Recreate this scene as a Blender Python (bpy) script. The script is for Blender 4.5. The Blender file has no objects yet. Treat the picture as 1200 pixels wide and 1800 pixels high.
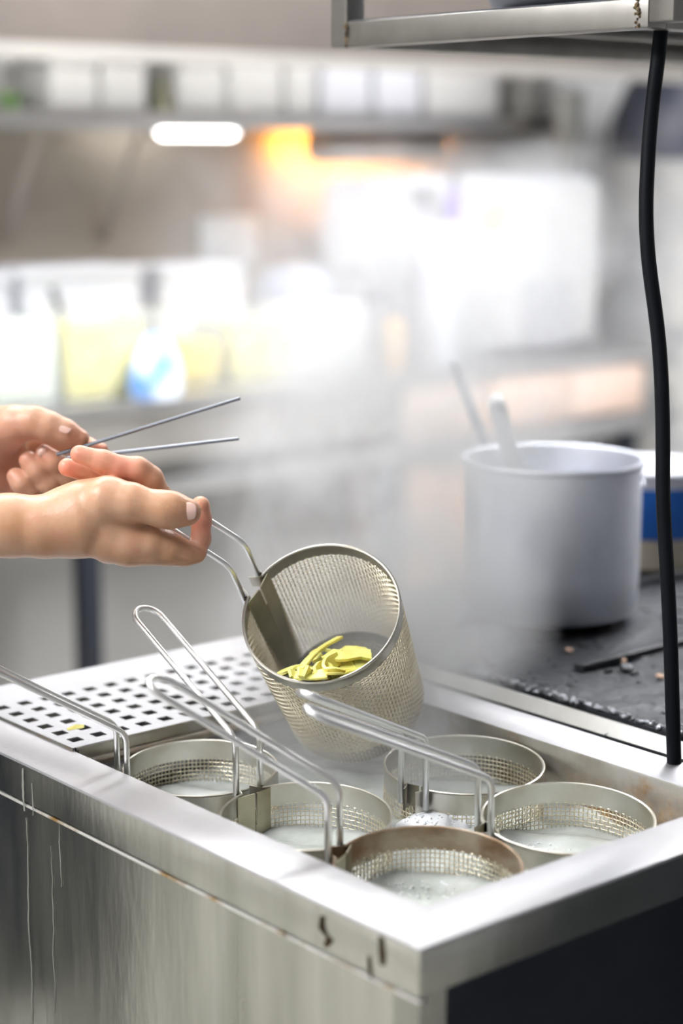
import bpy, bmesh, math, random
import numpy as np
from mathutils import Matrix, Vector

random.seed(7); np.random.seed(7)
scene = bpy.context.scene
COL = scene.collection

# ------------------------------------------------------------------ camera
FPX = 3290.0                                     # focal length in pixels of the 1200x1800 frame
PIT = math.radians(10.85); AZ = math.radians(49.73)
CAM = np.array([-0.81875, -0.88325, 1.435])
FW = np.array([math.cos(AZ)*math.cos(PIT), math.sin(AZ)*math.cos(PIT), -math.sin(PIT)])
RT = np.array([math.sin(AZ), -math.cos(AZ), 0.0])
UP = np.cross(RT, FW)
cam_d = bpy.data.cameras.new('camera'); cam = bpy.data.objects.new('camera', cam_d); COL.objects.link(cam)
cam.matrix_world = Matrix((( RT[0], UP[0], -FW[0], CAM[0]), (RT[1], UP[1], -FW[1], CAM[1]), (RT[2], UP[2], -FW[2], CAM[2]), (0, 0, 0, 1)))
cam_d.sensor_fit = 'VERTICAL'; cam_d.sensor_height = 36.0; cam_d.sensor_width = 24.0
cam_d.lens = FPX/1800*36
cam_d.clip_start = 0.05
cam_d.dof.use_dof = True; cam_d.dof.focus_distance = 1.66; cam_d.dof.aperture_fstop = 2.4
scene.camera = cam

# ------------------------------------------------------------------ world, exposure
world = bpy.data.worlds.new('world'); scene.world = world; world.use_nodes = True
world.node_tree.nodes['Background'].inputs[0].default_value = (0.80, 0.86, 0.95, 1)
world.node_tree.nodes['Background'].inputs[1].default_value = 0.35
scene.view_settings.view_transform = 'Standard'; scene.view_settings.look = 'None'
scene.view_settings.gamma = 1.0; scene.view_settings.use_curve_mapping = False
scene.view_settings.exposure = 0.76
LIGHT = 13.0                                      # radiance of the ceiling panels
scene.cycles.max_bounces = 6; scene.cycles.diffuse_bounces = 3; scene.cycles.glossy_bounces = 4
scene.cycles.transmission_bounces = 5; scene.cycles.transparent_max_bounces = 8; scene.cycles.volume_bounces = 1
scene.cycles.volume_step_rate = 2.0; scene.cycles.volume_max_steps = 64
scene.cycles.use_adaptive_sampling = True; scene.cycles.adaptive_threshold = 0.05
scene.cycles.caustics_reflective = False; scene.cycles.caustics_refractive = False
scene.cycles.sample_clamp_indirect = 4.0
scene.cycles.use_denoising = True

def ray(x, y): return FW + RT*(x-600)/FPX - UP*(y-900)/FPX
def atz(x, y, z): d = ray(x, y); return CAM + d*(z-CAM[2])/d[2]
def aty(x, y, Y): d = ray(x, y); return CAM + d*(Y-CAM[1])/d[1]
def atd(x, y, D): return CAM + ray(x, y)*D

# ------------------------------------------------------------------ materials
MATS = {}
def nodes(m):
    m.use_nodes = True
    return m.node_tree.nodes, m.node_tree.links, m.node_tree.nodes['Principled BSDF']
def noise_fac(N, L, scale=(1,1,1), size=5.0, detail=4.0, lo=0.35, hi=0.65, rough=0.55, coord='Object'):
    tc = N.new('ShaderNodeTexCoord'); mp = N.new('ShaderNodeMapping'); mp.inputs['Scale'].default_value = scale
    nz = N.new('ShaderNodeTexNoise'); nz.inputs['Scale'].default_value = size; nz.inputs['Detail'].default_value = detail
    nz.inputs['Roughness'].default_value = rough
    mr = N.new('ShaderNodeMapRange'); mr.inputs['From Min'].default_value = lo; mr.inputs['From Max'].default_value = hi
    L.new(tc.outputs[coord], mp.inputs[0]); L.new(mp.outputs[0], nz.inputs[0]); L.new(nz.outputs[0], mr.inputs[0])
    return mr.outputs[0], nz.outputs[0]
def mix(N, L, fac, a, b):
    mx = N.new('ShaderNodeMix'); mx.data_type = 'RGBA'
    if hasattr(fac, 'links') or hasattr(fac, 'is_output'): L.new(fac, mx.inputs[0])
    else: mx.inputs[0].default_value = fac
    for s, v in ((6, a), (7, b)):
        if isinstance(v, tuple): mx.inputs[s].default_value = (*v[:3], 1)
        else: L.new(v, mx.inputs[s])
    return mx.outputs[2]
def mat(name, c, rough=0.5, metal=0.0, c2=None, size=6.0, scale=(1,1,1), lo=0.35, hi=0.65, bump=0.0, bsize=40.0, bscale=None,
        c3=None, size3=20.0, lo3=0.55, hi3=0.7, scale3=(1,1,1), rough2=None, coat=0.0, sss=0.0, spec=0.5, trans=0.0, ior=1.45, alpha=1.0, emit=None, es=0.0):
    if name in MATS: return MATS[name]
    m = bpy.data.materials.new(name); MATS[name] = m
    N, L, b = nodes(m)
    b.inputs['Base Color'].default_value = (*c, 1); b.inputs['Roughness'].default_value = rough; b.inputs['Metallic'].default_value = metal
    b.inputs['Specular IOR Level'].default_value = spec; b.inputs['IOR'].default_value = ior
    b.inputs['Transmission Weight'].default_value = trans; b.inputs['Coat Weight'].default_value = coat; b.inputs['Alpha'].default_value = alpha
    if sss > 0:
        b.inputs['Subsurface Weight'].default_value = sss; b.inputs['Subsurface Radius'].default_value = (0.012, 0.005, 0.003); b.inputs['Subsurface Scale'].default_value = 1.0
    if emit: b.inputs['Emission Color'].default_value = (*emit, 1); b.inputs['Emission Strength'].default_value = es
    col = None
    if c2:
        f, raw = noise_fac(N, L, scale, size, 5, lo, hi); col = mix(N, L, f, c, c2)
        if rough2 is not None:
            mr = N.new('ShaderNodeMapRange'); mr.inputs['To Min'].default_value = rough; mr.inputs['To Max'].default_value = rough2
            L.new(f, mr.inputs[0]); L.new(mr.outputs[0], b.inputs['Roughness'])
    if c3:
        f3, _ = noise_fac(N, L, scale3, size3, 6, lo3, hi3, 0.65); col = mix(N, L, f3, col if col is not None else c, c3)
    if col is not None: L.new(col, b.inputs['Base Color'])
    if bump > 0:
        f2, raw2 = noise_fac(N, L, bscale or (1,1,1), bsize, 4, 0, 1)
        bp = N.new('ShaderNodeBump'); bp.inputs['Strength'].default_value = bump; bp.inputs['Distance'].default_value = 0.004
        L.new(raw2, bp.inputs['Height']); L.new(bp.outputs[0], b.inputs['Normal'])
    return m

M_RIM = mat('steel_rim', (0.58,0.58,0.60), 0.42, 1, c2=(0.46,0.45,0.45), size=4, scale=(1,1,1), rough2=0.52, c3=(0.50,0.49,0.49), size3=60, scale3=(1,12,1), lo3=0.5, hi3=0.75, bump=0.05, bsize=160, bscale=(4,0.4,1))
M_SIDE = mat('steel_side', (0.62,0.61,0.53), 0.17, 1, c2=(0.45,0.445,0.375), size=6, scale=(1,2.5,0.35), lo=0.38, hi=0.70, rough2=0.28, c3=(0.72,0.71,0.64), size3=16, scale3=(1,2.4,0.18), lo3=0.50, hi3=0.85, bump=0.03, bsize=60, bscale=(1,1.5,0.4))
M_PLATE = mat('steel_tray', (0.54,0.55,0.57), 0.36, 1, c2=(0.46,0.46,0.48), size=10, rough2=0.48)
M_TANK = mat('steel_tank', (0.50,0.49,0.45), 0.40, 1, c2=(0.34,0.32,0.27), size=14, lo=0.4, hi=0.65, c3=(0.42,0.23,0.07), size3=11, lo3=0.56, hi3=0.70, scale3=(1,1,1.4))
M_WIRE = mat('handle_wire', (0.86,0.85,0.83), 0.30, 1)
M_WIRED = mat('handle_wire_dull', (0.74,0.74,0.74), 0.32, 1)
M_MESH = mat('woven_wire', (0.82,0.76,0.60), 0.33, 1, c2=(0.66,0.58,0.43), size=20)
M_BAND = mat('rim_band', (0.58,0.56,0.51), 0.30, 1, c2=(0.46,0.42,0.34), size=14, lo=0.4, hi=0.7, rough2=0.42)
M_BANDR = mat('rim_band_rusty', (0.40,0.33,0.25), 0.45, 0.9, c2=(0.24,0.14,0.075), size=16, lo=0.38, hi=0.6, scale=(1,1,2), c3=(0.20,0.13,0.08), size3=30, lo3=0.5, hi3=0.7)
M_SEAM = mat('seam_plate', (0.47,0.45,0.33), 0.35, 1, c2=(0.36,0.33,0.24), size=20)
M_DARKST = mat('dark_steel', (0.20,0.20,0.20), 0.40, 1)
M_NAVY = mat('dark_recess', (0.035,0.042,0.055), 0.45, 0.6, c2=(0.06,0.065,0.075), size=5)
M_BLACK = mat('black_plastic', (0.005,0.006,0.008), 0.5, spec=0.12)
M_IRON = mat('charred_iron', (0.018,0.019,0.023), 0.55, 0.0, spec=0.35, c2=(0.045,0.046,0.052), size=9, lo=0.4, hi=0.7, bump=1.0, bsize=55, rough2=0.38, c3=(0.12,0.12,0.13), size3=40, lo3=0.64, hi3=0.78)
M_CRUST = mat('silver_crust', (0.30,0.31,0.33), 0.35, 0.8, c2=(0.05,0.05,0.055), size=60, lo=0.45, hi=0.6, bump=1.0, bsize=120)
M_STRIP = mat('stove_strip', (0.56,0.55,0.53), 0.35, 1, c2=(0.44,0.43,0.40), size=12, c3=(0.02,0.02,0.02), size3=45, lo3=0.665, hi3=0.69)
M_ALU = mat('pot_aluminium', (0.80,0.82,0.91), 0.40, 0.9, c2=(0.68,0.69,0.74), size=9, scale=(1,1,0.5), lo=0.4, hi=0.62, rough2=0.52, bump=0.08, bsize=25, bscale=(1,1,0.5))
M_LADLE = mat('utensil_grey', (0.30,0.31,0.33), 0.4, 0.5)
M_SPAT = mat('white_handle', (0.82,0.82,0.82), 0.4)
M_TUBE = mat('square_tube', (0.31,0.297,0.272), 0.38, 1, c2=(0.26,0.248,0.225), size=18, scale=(1,1,1), rough2=0.46, c3=(0.16,0.13,0.10), size3=50, lo3=0.72, hi3=0.76)
M_WELD = mat('weld_scorch', (0.30,0.22,0.12), 0.5, 1, c2=(0.05,0.04,0.04), size=200, bump=1.0, bsize=400)
M_UNDER = mat('shaded_underside', (0.10,0.105,0.12), 0.45, 0.7)  # shade under the shelf is put into this near-black colour
M_PAN = mat('pan_steel', (0.42,0.42,0.43), 0.4, 1)
M_NOOD = mat('noodle', (0.96,0.88,0.27), 0.38, 0, c2=(0.93,0.79,0.16), size=30, sss=0.2, spec=0.4)
M_WATER = mat('cloudy_water', (0.52,0.55,0.50), 0.08, 0, c2=(0.70,0.72,0.69), size=14, lo=0.42, hi=0.64, spec=0.5, bump=0.35, bsize=60)
M_FOAM = mat('white_foam', (0.90,0.91,0.92), 0.35, 0, spec=0.5)
M_SKIN = mat('skin', (0.55,0.295,0.165), 0.36, 0, c2=(0.62,0.37,0.24), size=24, lo=0.35, hi=0.65, c3=(0.60,0.28,0.18), size3=36, lo3=0.56, hi3=0.8, sss=0.25, bump=0.12, bsize=260, spec=0.45)
M_SKIN2 = mat('skin_far', (0.52,0.285,0.18), 0.40, 0, c2=(0.58,0.35,0.235), size=30, c3=(0.50,0.22,0.15), size3=36, lo3=0.55, hi3=0.8, sss=0.25, bump=0.12, bsize=260, spec=0.45)
M_NAIL = mat('nail', (0.64,0.40,0.32), 0.2, 0, c2=(0.70,0.48,0.41), size=60, spec=0.6)
M_SHIRT = mat('dark_cloth', (0.012,0.014,0.022), 0.9, bump=0.4, bsize=120)
M_TROUS = mat('trouser_cloth', (0.014,0.018,0.032), 0.9)
M_HAIR = mat('hair', (0.02,0.015,0.012), 0.6)
M_CHOP = mat('chopstick_metal', (0.13,0.135,0.15), 0.28, 1)
M_WALLW = mat('wall_white', (0.82,0.81,0.80), 0.6, c2=(0.76,0.75,0.74), size=2)
M_WALLG = mat('wall_grey', (0.58,0.57,0.55), 0.6, c2=(0.30,0.30,0.33), size=3.2, lo=0.4, hi=0.62, bump=0.3, bsize=20)
M_WALLD = mat('wall_dark', (0.30,0.30,0.32), 0.6)
M_FLOOR = mat('floor_tile', (0.36,0.355,0.335), 0.45, c2=(0.28,0.28,0.265), size=3)
M_CEIL = mat('ceiling_white', (0.80,0.80,0.80), 0.7)
M_SPLASH = mat('splash_steel', (0.60,0.52,0.43), 0.42, 0.45, c2=(0.54,0.48,0.40), size=2, rough2=0.5)
M_HOOD = mat('hood_steel', (0.20,0.17,0.15), 0.45, 0.7, c2=(0.15,0.13,0.115), size=2)
M_CTOP = mat('counter_steel', (0.62,0.61,0.60), 0.30, 1)
M_CFRONT = mat('counter_front', (0.48,0.45,0.41), 0.45, 0.8, c2=(0.42,0.40,0.37), size=2)
M_CLOW = mat('counter_low', (0.46,0.45,0.42), 0.5, 0.4, c2=(0.40,0.39,0.37), size=2)
M_LEGD = mat('dark_leg', (0.012,0.014,0.022), 0.5)
M_WPLAS = mat('white_plastic', (0.70,0.71,0.77), 0.4)
M_WPLAS2 = mat('warm_white_plastic', (0.64,0.635,0.63), 0.4)
M_CLEAR = mat('clear_plastic', (0.92,0.95,0.95), 0.15, alpha=0.15, spec=0.4)
M_YEL = mat('yellow_food', (0.75,0.53,0.01), 0.5, c2=(0.80,0.66,0.10), size=25)
M_PALEY = mat('pale_yellow_food', (0.76,0.67,0.12), 0.5, c2=(0.80,0.75,0.30), size=20)
M_PALEG = mat('pale_green_food', (0.68,0.73,0.58), 0.5, c2=(0.76,0.79,0.70), size=20)
M_BLUE = mat('blue_print', (0.16,0.36,0.78), 0.4, c2=(0.80,0.86,0.95), size=9, lo=0.42, hi=0.56)
M_BLUEB = mat('blue_plastic', (0.02,0.13,0.50), 0.35, c2=(0.10,0.28,0.70), size=5, lo=0.5, hi=0.75)
M_BEIGE = mat('beige_card', (0.62,0.55,0.43), 0.6)
M_CARD = mat('cardboard', (0.62,0.42,0.31), 0.75, c2=(0.56,0.36,0.26), size=5)
M_PURPLE = mat('purple_plastic', (0.20,0.11,0.55), 0.4)
M_GREEN = mat('leaf_green', (0.10,0.26,0.06), 0.5, c2=(0.3,0.48,0.18), size=20)
M_ORANGE = mat('orange_food', (0.80,0.46,0.12), 0.5)
M_LAMPM = mat('lamp_metal', (0.5,0.42,0.35), 0.4, 1)
M_GREYD = mat('dark_grey', (0.10,0.10,0.11), 0.5)
M_RUST = mat('rust_stain', (0.022,0.015,0.008), 0.8, c2=(0.05,0.032,0.014), size=80, spec=0.1)
M_LIME = mat('lime_streak', (0.30,0.30,0.27), 0.6, 0.5)
M_GRIME = mat('amber_grime', (0.70,0.68,0.63), 0.5, 0.6, c2=(0.34,0.20,0.06), size=22, lo=0.50, hi=0.66)

def add_rust(m):
    # scale and rust that has built up on the tank wall towards the front corner
    N, L = m.node_tree.nodes, m.node_tree.links; b = N['Principled BSDF']; src = b.inputs['Base Color'].links[0].from_socket
    tc = N.new('ShaderNodeTexCoord'); sp = N.new('ShaderNodeSeparateXYZ'); L.new(tc.outputs['Object'], sp.inputs[0])
    r1 = N.new('ShaderNodeMapRange'); r1.inputs[1].default_value = 0.30; r1.inputs[2].default_value = 0.05; L.new(sp.outputs[1], r1.inputs[0])
    r2 = N.new('ShaderNodeMapRange'); r2.inputs[1].default_value = 0.897; r2.inputs[2].default_value = 0.875; L.new(sp.outputs[2], r2.inputs[0])
    f, _ = noise_fac(N, L, (1, 1, 1.3), 34, 6, 0.32, 0.60, 0.7)
    m1 = N.new('ShaderNodeMath'); m1.operation = 'MULTIPLY'; L.new(r1.outputs[0], m1.inputs[0]); L.new(f, m1.inputs[1])
    m2 = N.new('ShaderNodeMath'); m2.operation = 'MULTIPLY'; L.new(m1.outputs[0], m2.inputs[0]); L.new(r2.outputs[0], m2.inputs[1])
    g, _ = noise_fac(N, L, (1, 1, 1), 60, 5, 0.4, 0.62, 0.7)
    c = mix(N, L, m2.outputs[0], src, mix(N, L, g, (0.42, 0.22, 0.06), (0.14, 0.08, 0.04))); L.new(c, b.inputs['Base Color'])
    inv = N.new('ShaderNodeMath'); inv.operation = 'SUBTRACT'; inv.inputs[0].default_value = 1.0; L.new(m2.outputs[0], inv.inputs[1]); L.new(inv.outputs[0], b.inputs['Metallic'])
add_rust(M_TANK)
def add_pink(m, c):
    # blood-flushed fingertips, stored per vertex with the hand
    N, L = m.node_tree.nodes, m.node_tree.links; b = N['Principled BSDF']; src = b.inputs['Base Color'].links[0].from_socket
    at = N.new('ShaderNodeAttribute'); at.attribute_name = 'flush'; L.new(mix(N, L, at.outputs['Fac'], src, c), b.inputs['Base Color'])
add_pink(M_SKIN, (0.72, 0.27, 0.19)); add_pink(M_SKIN2, (0.60, 0.24, 0.17))

# ------------------------------------------------------------------ mesh helpers
class MB:
    def __init__(s): s.v = []; s.f = []; s.sm = []
    def add(s, V, F, smooth=False):
        o = len(s.v); s.v.extend([tuple(map(float, p)) for p in V]); s.f.extend([tuple(int(i)+o for i in q) for q in F]); s.sm.extend([smooth]*len(F)); return s
    def box(s, a, b, bev=0.0, rot=None, seg=2):
        a = np.minimum(a, b).astype(float) if False else np.array(a, float); b = np.array(b, float)
        bm = bmesh.new(); bmesh.ops.create_cube(bm, size=1.0)
        c = (a+b)/2; d = np.abs(b-a)
        bmesh.ops.scale(bm, vec=Vector(d), verts=bm.verts)
        if bev > 0: bmesh.ops.bevel(bm, geom=bm.edges[:], offset=min(bev, d.min()*0.49), segments=seg, affect='EDGES', profile=0.5)
        bm.verts.index_update()
        V = [np.array(v.co) for v in bm.verts]
        if rot is not None: V = [np.array(rot @ Vector(v)) for v in V]
        F = [[v.index for v in f.verts] for f in bm.faces]; bm.free()
        return s.add([v+c for v in V], F, bev > 0)
    def tube(s, pts, r, sides=10, closed=False, caps=True, flat=None):
        P = np.array(pts, float); n = len(P)
        r = np.full(n, r) if np.isscalar(r) else np.array(r, float)
        T = np.zeros_like(P)
        for i in range(n):
            a = P[(i-1) % n] if (closed or i > 0) else P[i]; b = P[(i+1) % n] if (closed or i < n-1) else P[i]
            t = b-a; T[i] = t/(np.linalg.norm(t)+1e-12)
        ref = np.array([0, 0, 1.0]) if abs(T[0][2]) < 0.9 else np.array([1.0, 0, 0])
        u = np.cross(T[0], ref); u /= np.linalg.norm(u)
        V = []
        for i in range(n):
            u = u - T[i]*(u@T[i]); u /= np.linalg.norm(u)+1e-12; w = np.cross(T[i], u)
            for k in range(sides):
                a = 2*math.pi*k/sides; V.append(P[i]+r[i]*(math.cos(a)*u+math.sin(a)*w*(flat or 1.0)))
        F = []
        m = n if closed else n-1
        for i in range(m):
            j = (i+1) % n
            for k in range(sides):
                F.append((i*sides+k, i*sides+(k+1) % sides, j*sides+(k+1) % sides, j*sides+k))
        if caps and not closed: F.append(tuple(range(sides))[::-1]); F.append(tuple((n-1)*sides+k for k in range(sides)))
        return s.add(V, F, True)
    def lathe(s, prof, seg=64, c=(0,0,0), closed=False, arc=None):
        V = []; F = []; n = len(prof); a0, a1 = arc or (0, 2*math.pi); full = arc is None
        m = seg if full else seg+1
        for k in range(m):
            a = a0+(a1-a0)*k/seg
            for (r, z) in prof: V.append((c[0]+r*math.cos(a), c[1]+r*math.sin(a), c[2]+z))
        for k in range(seg):
            j = (k+1) % m
            for i in range(n if closed else n-1):
                i2 = (i+1) % n; F.append((k*n+i, j*n+i, j*n+i2, k*n+i2))
        return s.add(V, F, True)
    def sphere(s, c, r, seg=10, rings=6):
        r = np.array(r if hasattr(r, '__len__') else (r, r, r)); V = [(c[0], c[1], c[2]+r[2])]; F = []
        for i in range(1, rings):
            t = math.pi*i/rings
            for k in range(seg):
                a = 2*math.pi*k/seg; V.append((c[0]+r[0]*math.sin(t)*math.cos(a), c[1]+r[1]*math.sin(t)*math.sin(a), c[2]+r[2]*math.cos(t)))
        V.append((c[0], c[1], c[2]-r[2])); e = len(V)-1
        for k in range(seg):
            k2 = (k+1) % seg; F.append((0, 1+k, 1+k2)); F.append((e, e-seg+k2, e-seg+k))
            for i in range(rings-2): F.append((1+i*seg+k, 1+(i+1)*seg+k, 1+(i+1)*seg+k2, 1+i*seg+k2))
        return s.add(V, F, True)
    def mesh(s, name):
        me = bpy.data.meshes.new(name); me.from_pydata(s.v, [], s.f); me.update()
        me.polygons.foreach_set('use_smooth', s.sm); return me
    def build(s, name, m, parent=None, auto=True):
        return obj(name, s.mesh(name), m, parent, auto)
def obj(name, me, m, parent=None, auto=True):
    if m and not me.materials: me.materials.append(m)
    o = bpy.data.objects.new(name, me); COL.objects.link(o); o.parent = parent
    if auto:
        try: me.set_sharp_from_angle(angle=math.radians(38))
        except Exception: pass
    return o
def empty(name, loc=(0,0,0), rotz=0.0):
    o = bpy.data.objects.new(name, None); COL.objects.link(o); o.location = loc; o.rotation_euler = (0, 0, rotz); o.empty_display_size = 0.05; return o
def tag(o, label, cat, group=None, kind=None):
    o['label'] = label; o['category'] = cat
    if group: o['group'] = group
    if kind: o['kind'] = kind
    return o
def struct(o, label=None):
    o['kind'] = 'structure'
    if label: o['label'] = label
    return o
def box(name, a, b, m, parent=None, bev=0.0, rot=None): return MB().box(a, b, bev, rot).build(name, m, parent)

# ================================================================== ROOM
XL, XR, YF, YB, ZC = -2.6, 4.10, -2.4, 3.15, 2.75
struct(box('floor', (XL, YF, -0.1), (XR, YB, 0), M_FLOOR), 'grey tiled kitchen floor')
struct(box('ceiling', (XL, YF, ZC), (XR, YB, ZC+0.1), M_CEIL), 'white kitchen ceiling')
struct(box('wall_back', (XL, YB, 0), (XR+0.1, YB+0.1, ZC), M_WALLW), 'white kitchen wall behind the counter')
struct(box('wall_right', (XR, YF, 0), (XR+0.1, YB, ZC), M_WALLG), 'mottled grey wall behind the stove')
struct(box('wall_left', (XL-0.1, YF, 0), (XL, YB, ZC), M_WALLW))
struct(box('wall_front', (XL, YF-0.1, 0), (XR, YF, ZC), M_WALLD))
def ceiling_light(x, y, sx, sy, k, label):
    t = empty('ceiling_light', (x, y, ZC-0.06))
    f = MB(); w = 0.03
    f.box((-sx-w, -sy-w, 0), (-sx, sy+w, 0.06)); f.box((sx, -sy-w, 0), (sx+w, sy+w, 0.06)); f.box((-sx, -sy-w, 0), (sx, -sy, 0.06)); f.box((-sx, sy, 0), (sx, sy+w, 0.06))
    f.build('lamp_frame', M_WPLAS, t)
    m = mat('lamp_diffuser_%.1f' % k, (1,1,1), 0.5, emit=(0.97, 0.98, 1.0), es=LIGHT*k)
    MB().box((-sx, -sy, 0.008), (sx, sy, 0.02)).build('diffuser', m, t)
    return tag(t, label, 'ceiling light', 'ceiling light panels')
ceiling_light(0.9, 1.85, 1.1, 0.25, 0.92, 'long ceiling light panel in front of the exhaust hood')
ceiling_light(0.1, 0.7, 0.3, 0.6, 0.25, 'ceiling light panel above the noodle cooker')
ceiling_light(2.3, 0.8, 0.35, 0.8, 1.9, 'ceiling light panel above the stove side')
ceiling_light(-1.5, 0.9, 0.3, 0.8, 1.5, 'ceiling light panel on the side of the cook')

# ================================================================== NOODLE COOKER (z rim = 0.90)
CW, CLEN, RW, ZT = 0.452, 0.742, 0.053, 0.90
cooker = empty('noodle_cooker', (0, 0, 0))
tag(cooker, 'stainless steel noodle cooker with a worn flat rim and a tank of steaming water', 'cooker')
def frame_bar(a, b, name, m, bev=0.003): return box(name, a, b, m, cooker, bev)
AP = 0.037
# rim: four mitred bars with their apron, built as one closed profile swept round the top
def rim_mesh():
    mb = MB(); prof = [(0.0, -AP), (0.0, -0.003), (0.0008, -0.001), (0.003, 0.0), (RW-0.002, 0.0), (RW-0.0006, -0.0006), (RW, -0.002), (RW, -0.16)]
    V = []; n = len(prof)
    def corners(d): return [(d, d), (CW-d, d), (CW-d, CLEN-d), (d, CLEN-d)]
    for k in range(4):
        for (d, z) in prof:
            c = corners(d)[k]; V.append((c[0], c[1], ZT+z))
    F = []
    for k in range(4):
        j = (k+1) % 4
        for i in range(n-1): F.append((k*n+i, j*n+i, j*n+i+1, k*n+i+1))
    return mb.add(V, F, False)
rim = rim_mesh().build('rim', M_RIM, cooker)
rim.data.materials.append(M_SIDE); rim.data.materials.append(M_TANK)
for p in rim.data.polygons:
    n = p.normal; c = p.center
    inside = RW*0.9 < c.x < CW-RW*0.9 and RW*0.9 < c.y < CLEN-RW*0.9
    if inside and abs(n.z) < 0.5: p.material_index = 2
    elif abs(n.z) < 0.2: p.material_index = 1
bpy.context.view_layer.update()
# body below the apron
by0 = ZT-AP-0.003
body = MB()
body.box((0.006, 0.006, 0.12), (0.008, CLEN-0.004, by0)).build('side_panel', M_SIDE, cooker)
MB().box((0.001, 0.001, by0-0.0028), (0.010, CLEN-0.002, by0), 0.001).build('panel_edge', M_GRIME, cooker)
for (xa, xb) in ((0.006, 0.031), (CW-0.03, CW-0.004)):
    MB().box((xa, 0.006, 0.0), (xb, 0.034, by0)).build('corner_post', M_SIDE, cooker)
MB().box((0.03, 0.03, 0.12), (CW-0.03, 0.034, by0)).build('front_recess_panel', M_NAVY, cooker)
MB().box((0.01, CLEN-0.02, 0.1), (CW-0.01, CLEN-0.008, by0)).build('end_panel', M_SIDE, cooker)
MB().box((CW-0.012, 0.03, 0.1), (CW-0.006, CLEN-0.02, by0)).build('side_panel', M_SIDE, cooker)
MB().box((RW, RW, 0.735), (CW-RW, CLEN-RW, 0.742)).build('tank_floor', M_TANK, cooker)
for (xa, ya) in ((0.012, CLEN-0.045), (CW-0.045, CLEN-0.045)):
    MB().box((xa, ya, 0), (xa+0.032, ya+0.03, 0.11)).build('foot', M_DARKST, cooker)
# rust drips and lime streaks on the side face (thin raised crusts)
def drip(name, pts, w, m, x=-0.0004):
    mb = MB(); V = []; n = len(pts)
    for i, (y, z) in enumerate(pts):
        ww = w*(0.55+0.45*math.sin(math.pi*(i+0.5)/n))*random.uniform(0.8, 1.2)
        V += [(x, y-ww/2, z), (x-0.0006, y, z), (x, y+ww/2, z)]
    F = []
    for i in range(n-1):
        for k in range(2): F.append((3*i+k, 3*i+k+1, 3*(i+1)+k+1, 3*(i+1)+k))
    return mb.add(V, F, True).build(name, m, cooker)
def sidept(px, py):
    d = ray(px, py); t = (0-CAM[0])/d[0]; p = CAM+d*t; return (p[1], p[2])
drip('rust_drip', [sidept(*p) for p in ((568,1610),(566,1622),(567,1634),(572,1642),(580,1650),(576,1658),(572,1664))], 0.0085, M_RUST)
drip('rust_drip', [sidept(*p) for p in ((670,1646),(671,1662),(672,1680),(672,1696))], 0.0080, M_RUST)
drip('rust_drip', [sidept(*p) for p in ((649,1680),(650,1698),(652,1718))], 0.0045, M_RUST)
drip('rust_drip', [sidept(*p) for p in ((501,1636),(501,1646))], 0.0022, M_RUST)
def streak(px, py0, py1, w, x):
    y_, z0 = sidept(px, py0); z1 = sidept(px, py1)[1]; n = max(6, int(abs(z0-z1)/0.004)); yy = y_; P = []
    for i_ in range(n): yy += random.uniform(-0.0007, 0.0007); P.append((yy, z0+(z1-z0)*i_/(n-1)))
    drip('lime_streak', P, w, M_LIME, x)
streak(41, 1350, 1424, 0.0040, -0.0004); streak(57, 1376, 1432, 0.0018, -0.0004); streak(37, 1440, 1795, 0.0020, 0.0056); streak(80, 1490, 1780, 0.0014, 0.0056); streak(95, 1450, 1560, 0.0016, 0.0056)
# water: gently boiling surface
ZW = 0.849
def water_mesh():
    nx, ny = 90, 120; V = []; F = []
    xs = np.linspace(RW, CW-RW, nx); ys = np.linspace(RW, 0.60, ny)
    for y in ys:
        for x in xs:
            z = ZW+0.0012*math.sin(47*x+31*y)+0.001*math.sin(83*y-55*x)+0.0011*math.sin(131*x+90*y)
            g = math.exp(-(((x-0.245)/0.035)**2+((y-0.235)/0.04)**2)); z += 0.010*g*(1+0.25*math.sin(300*x)*math.sin(270*y))
            V.append((x, y, z))
    for j in range(ny-1):
        for i in range(nx-1): F.append((j*nx+i, j*nx+i+1, (j+1)*nx+i+1, (j+1)*nx+i))
    return MB().add(V, F, True)
water = water_mesh().build('boiling_water', M_WATER, None, False)
tag(water, 'cloudy pale water simmering in the cooker tank', 'water', kind='stuff')
def foam(cx, cy, rx, ry, n, r0, r1, h, label):
    mb = MB()
    if h > 0.004:                                                # a lumpy white dome carries the bubbles
        k = 26; V = [(cx, cy, ZW+h)]; F = []
        for j in range(1, 11):
            q_ = j/10
            for i in range(k):
                a = 2*math.pi*i/k; w_ = 1+0.10*math.sin(5*a+j)+0.06*math.sin(9*a); V.append((cx+rx*q_*w_*math.cos(a), cy+ry*q_*w_*math.sin(a), ZW-0.002+(h+0.002)*(1-q_**2.4)+random.uniform(-0.0004, 0.0004)))
        for i in range(k): F.append((0, 1+i, 1+(i+1) % k))
        for j in range(9):
            for i in range(k): a, b = 1+j*k+i, 1+j*k+(i+1) % k; F.append((a, a+k, b+k, b))
        mb.add(V, F, True)
    for i in range(n):
        a = random.uniform(0, 2*math.pi); q = math.sqrt(random.random())
        x, y = cx+rx*q*math.cos(a), cy+ry*q*math.sin(a); r = random.uniform(r0, r1)
        mb.sphere((x, y, ZW+h*(1-q**2.4)+random.uniform(-0.0006, 0.0008)), (r, r, r*0.7), 7, 4)
    return tag(mb.build('foam', M_FOAM, None, False), label, 'foam', kind='stuff')
foam(0.262, 0.262, 0.040, 0.034, 150, 0.0005, 0.0012, 0.018, 'heap of white foam bubbling up between the round baskets')
foam(0.140, 0.150, 0.045, 0.045, 150, 0.0006, 0.0016, 0.000, 'small white bubbles inside the nearest rust stained basket')
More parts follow.
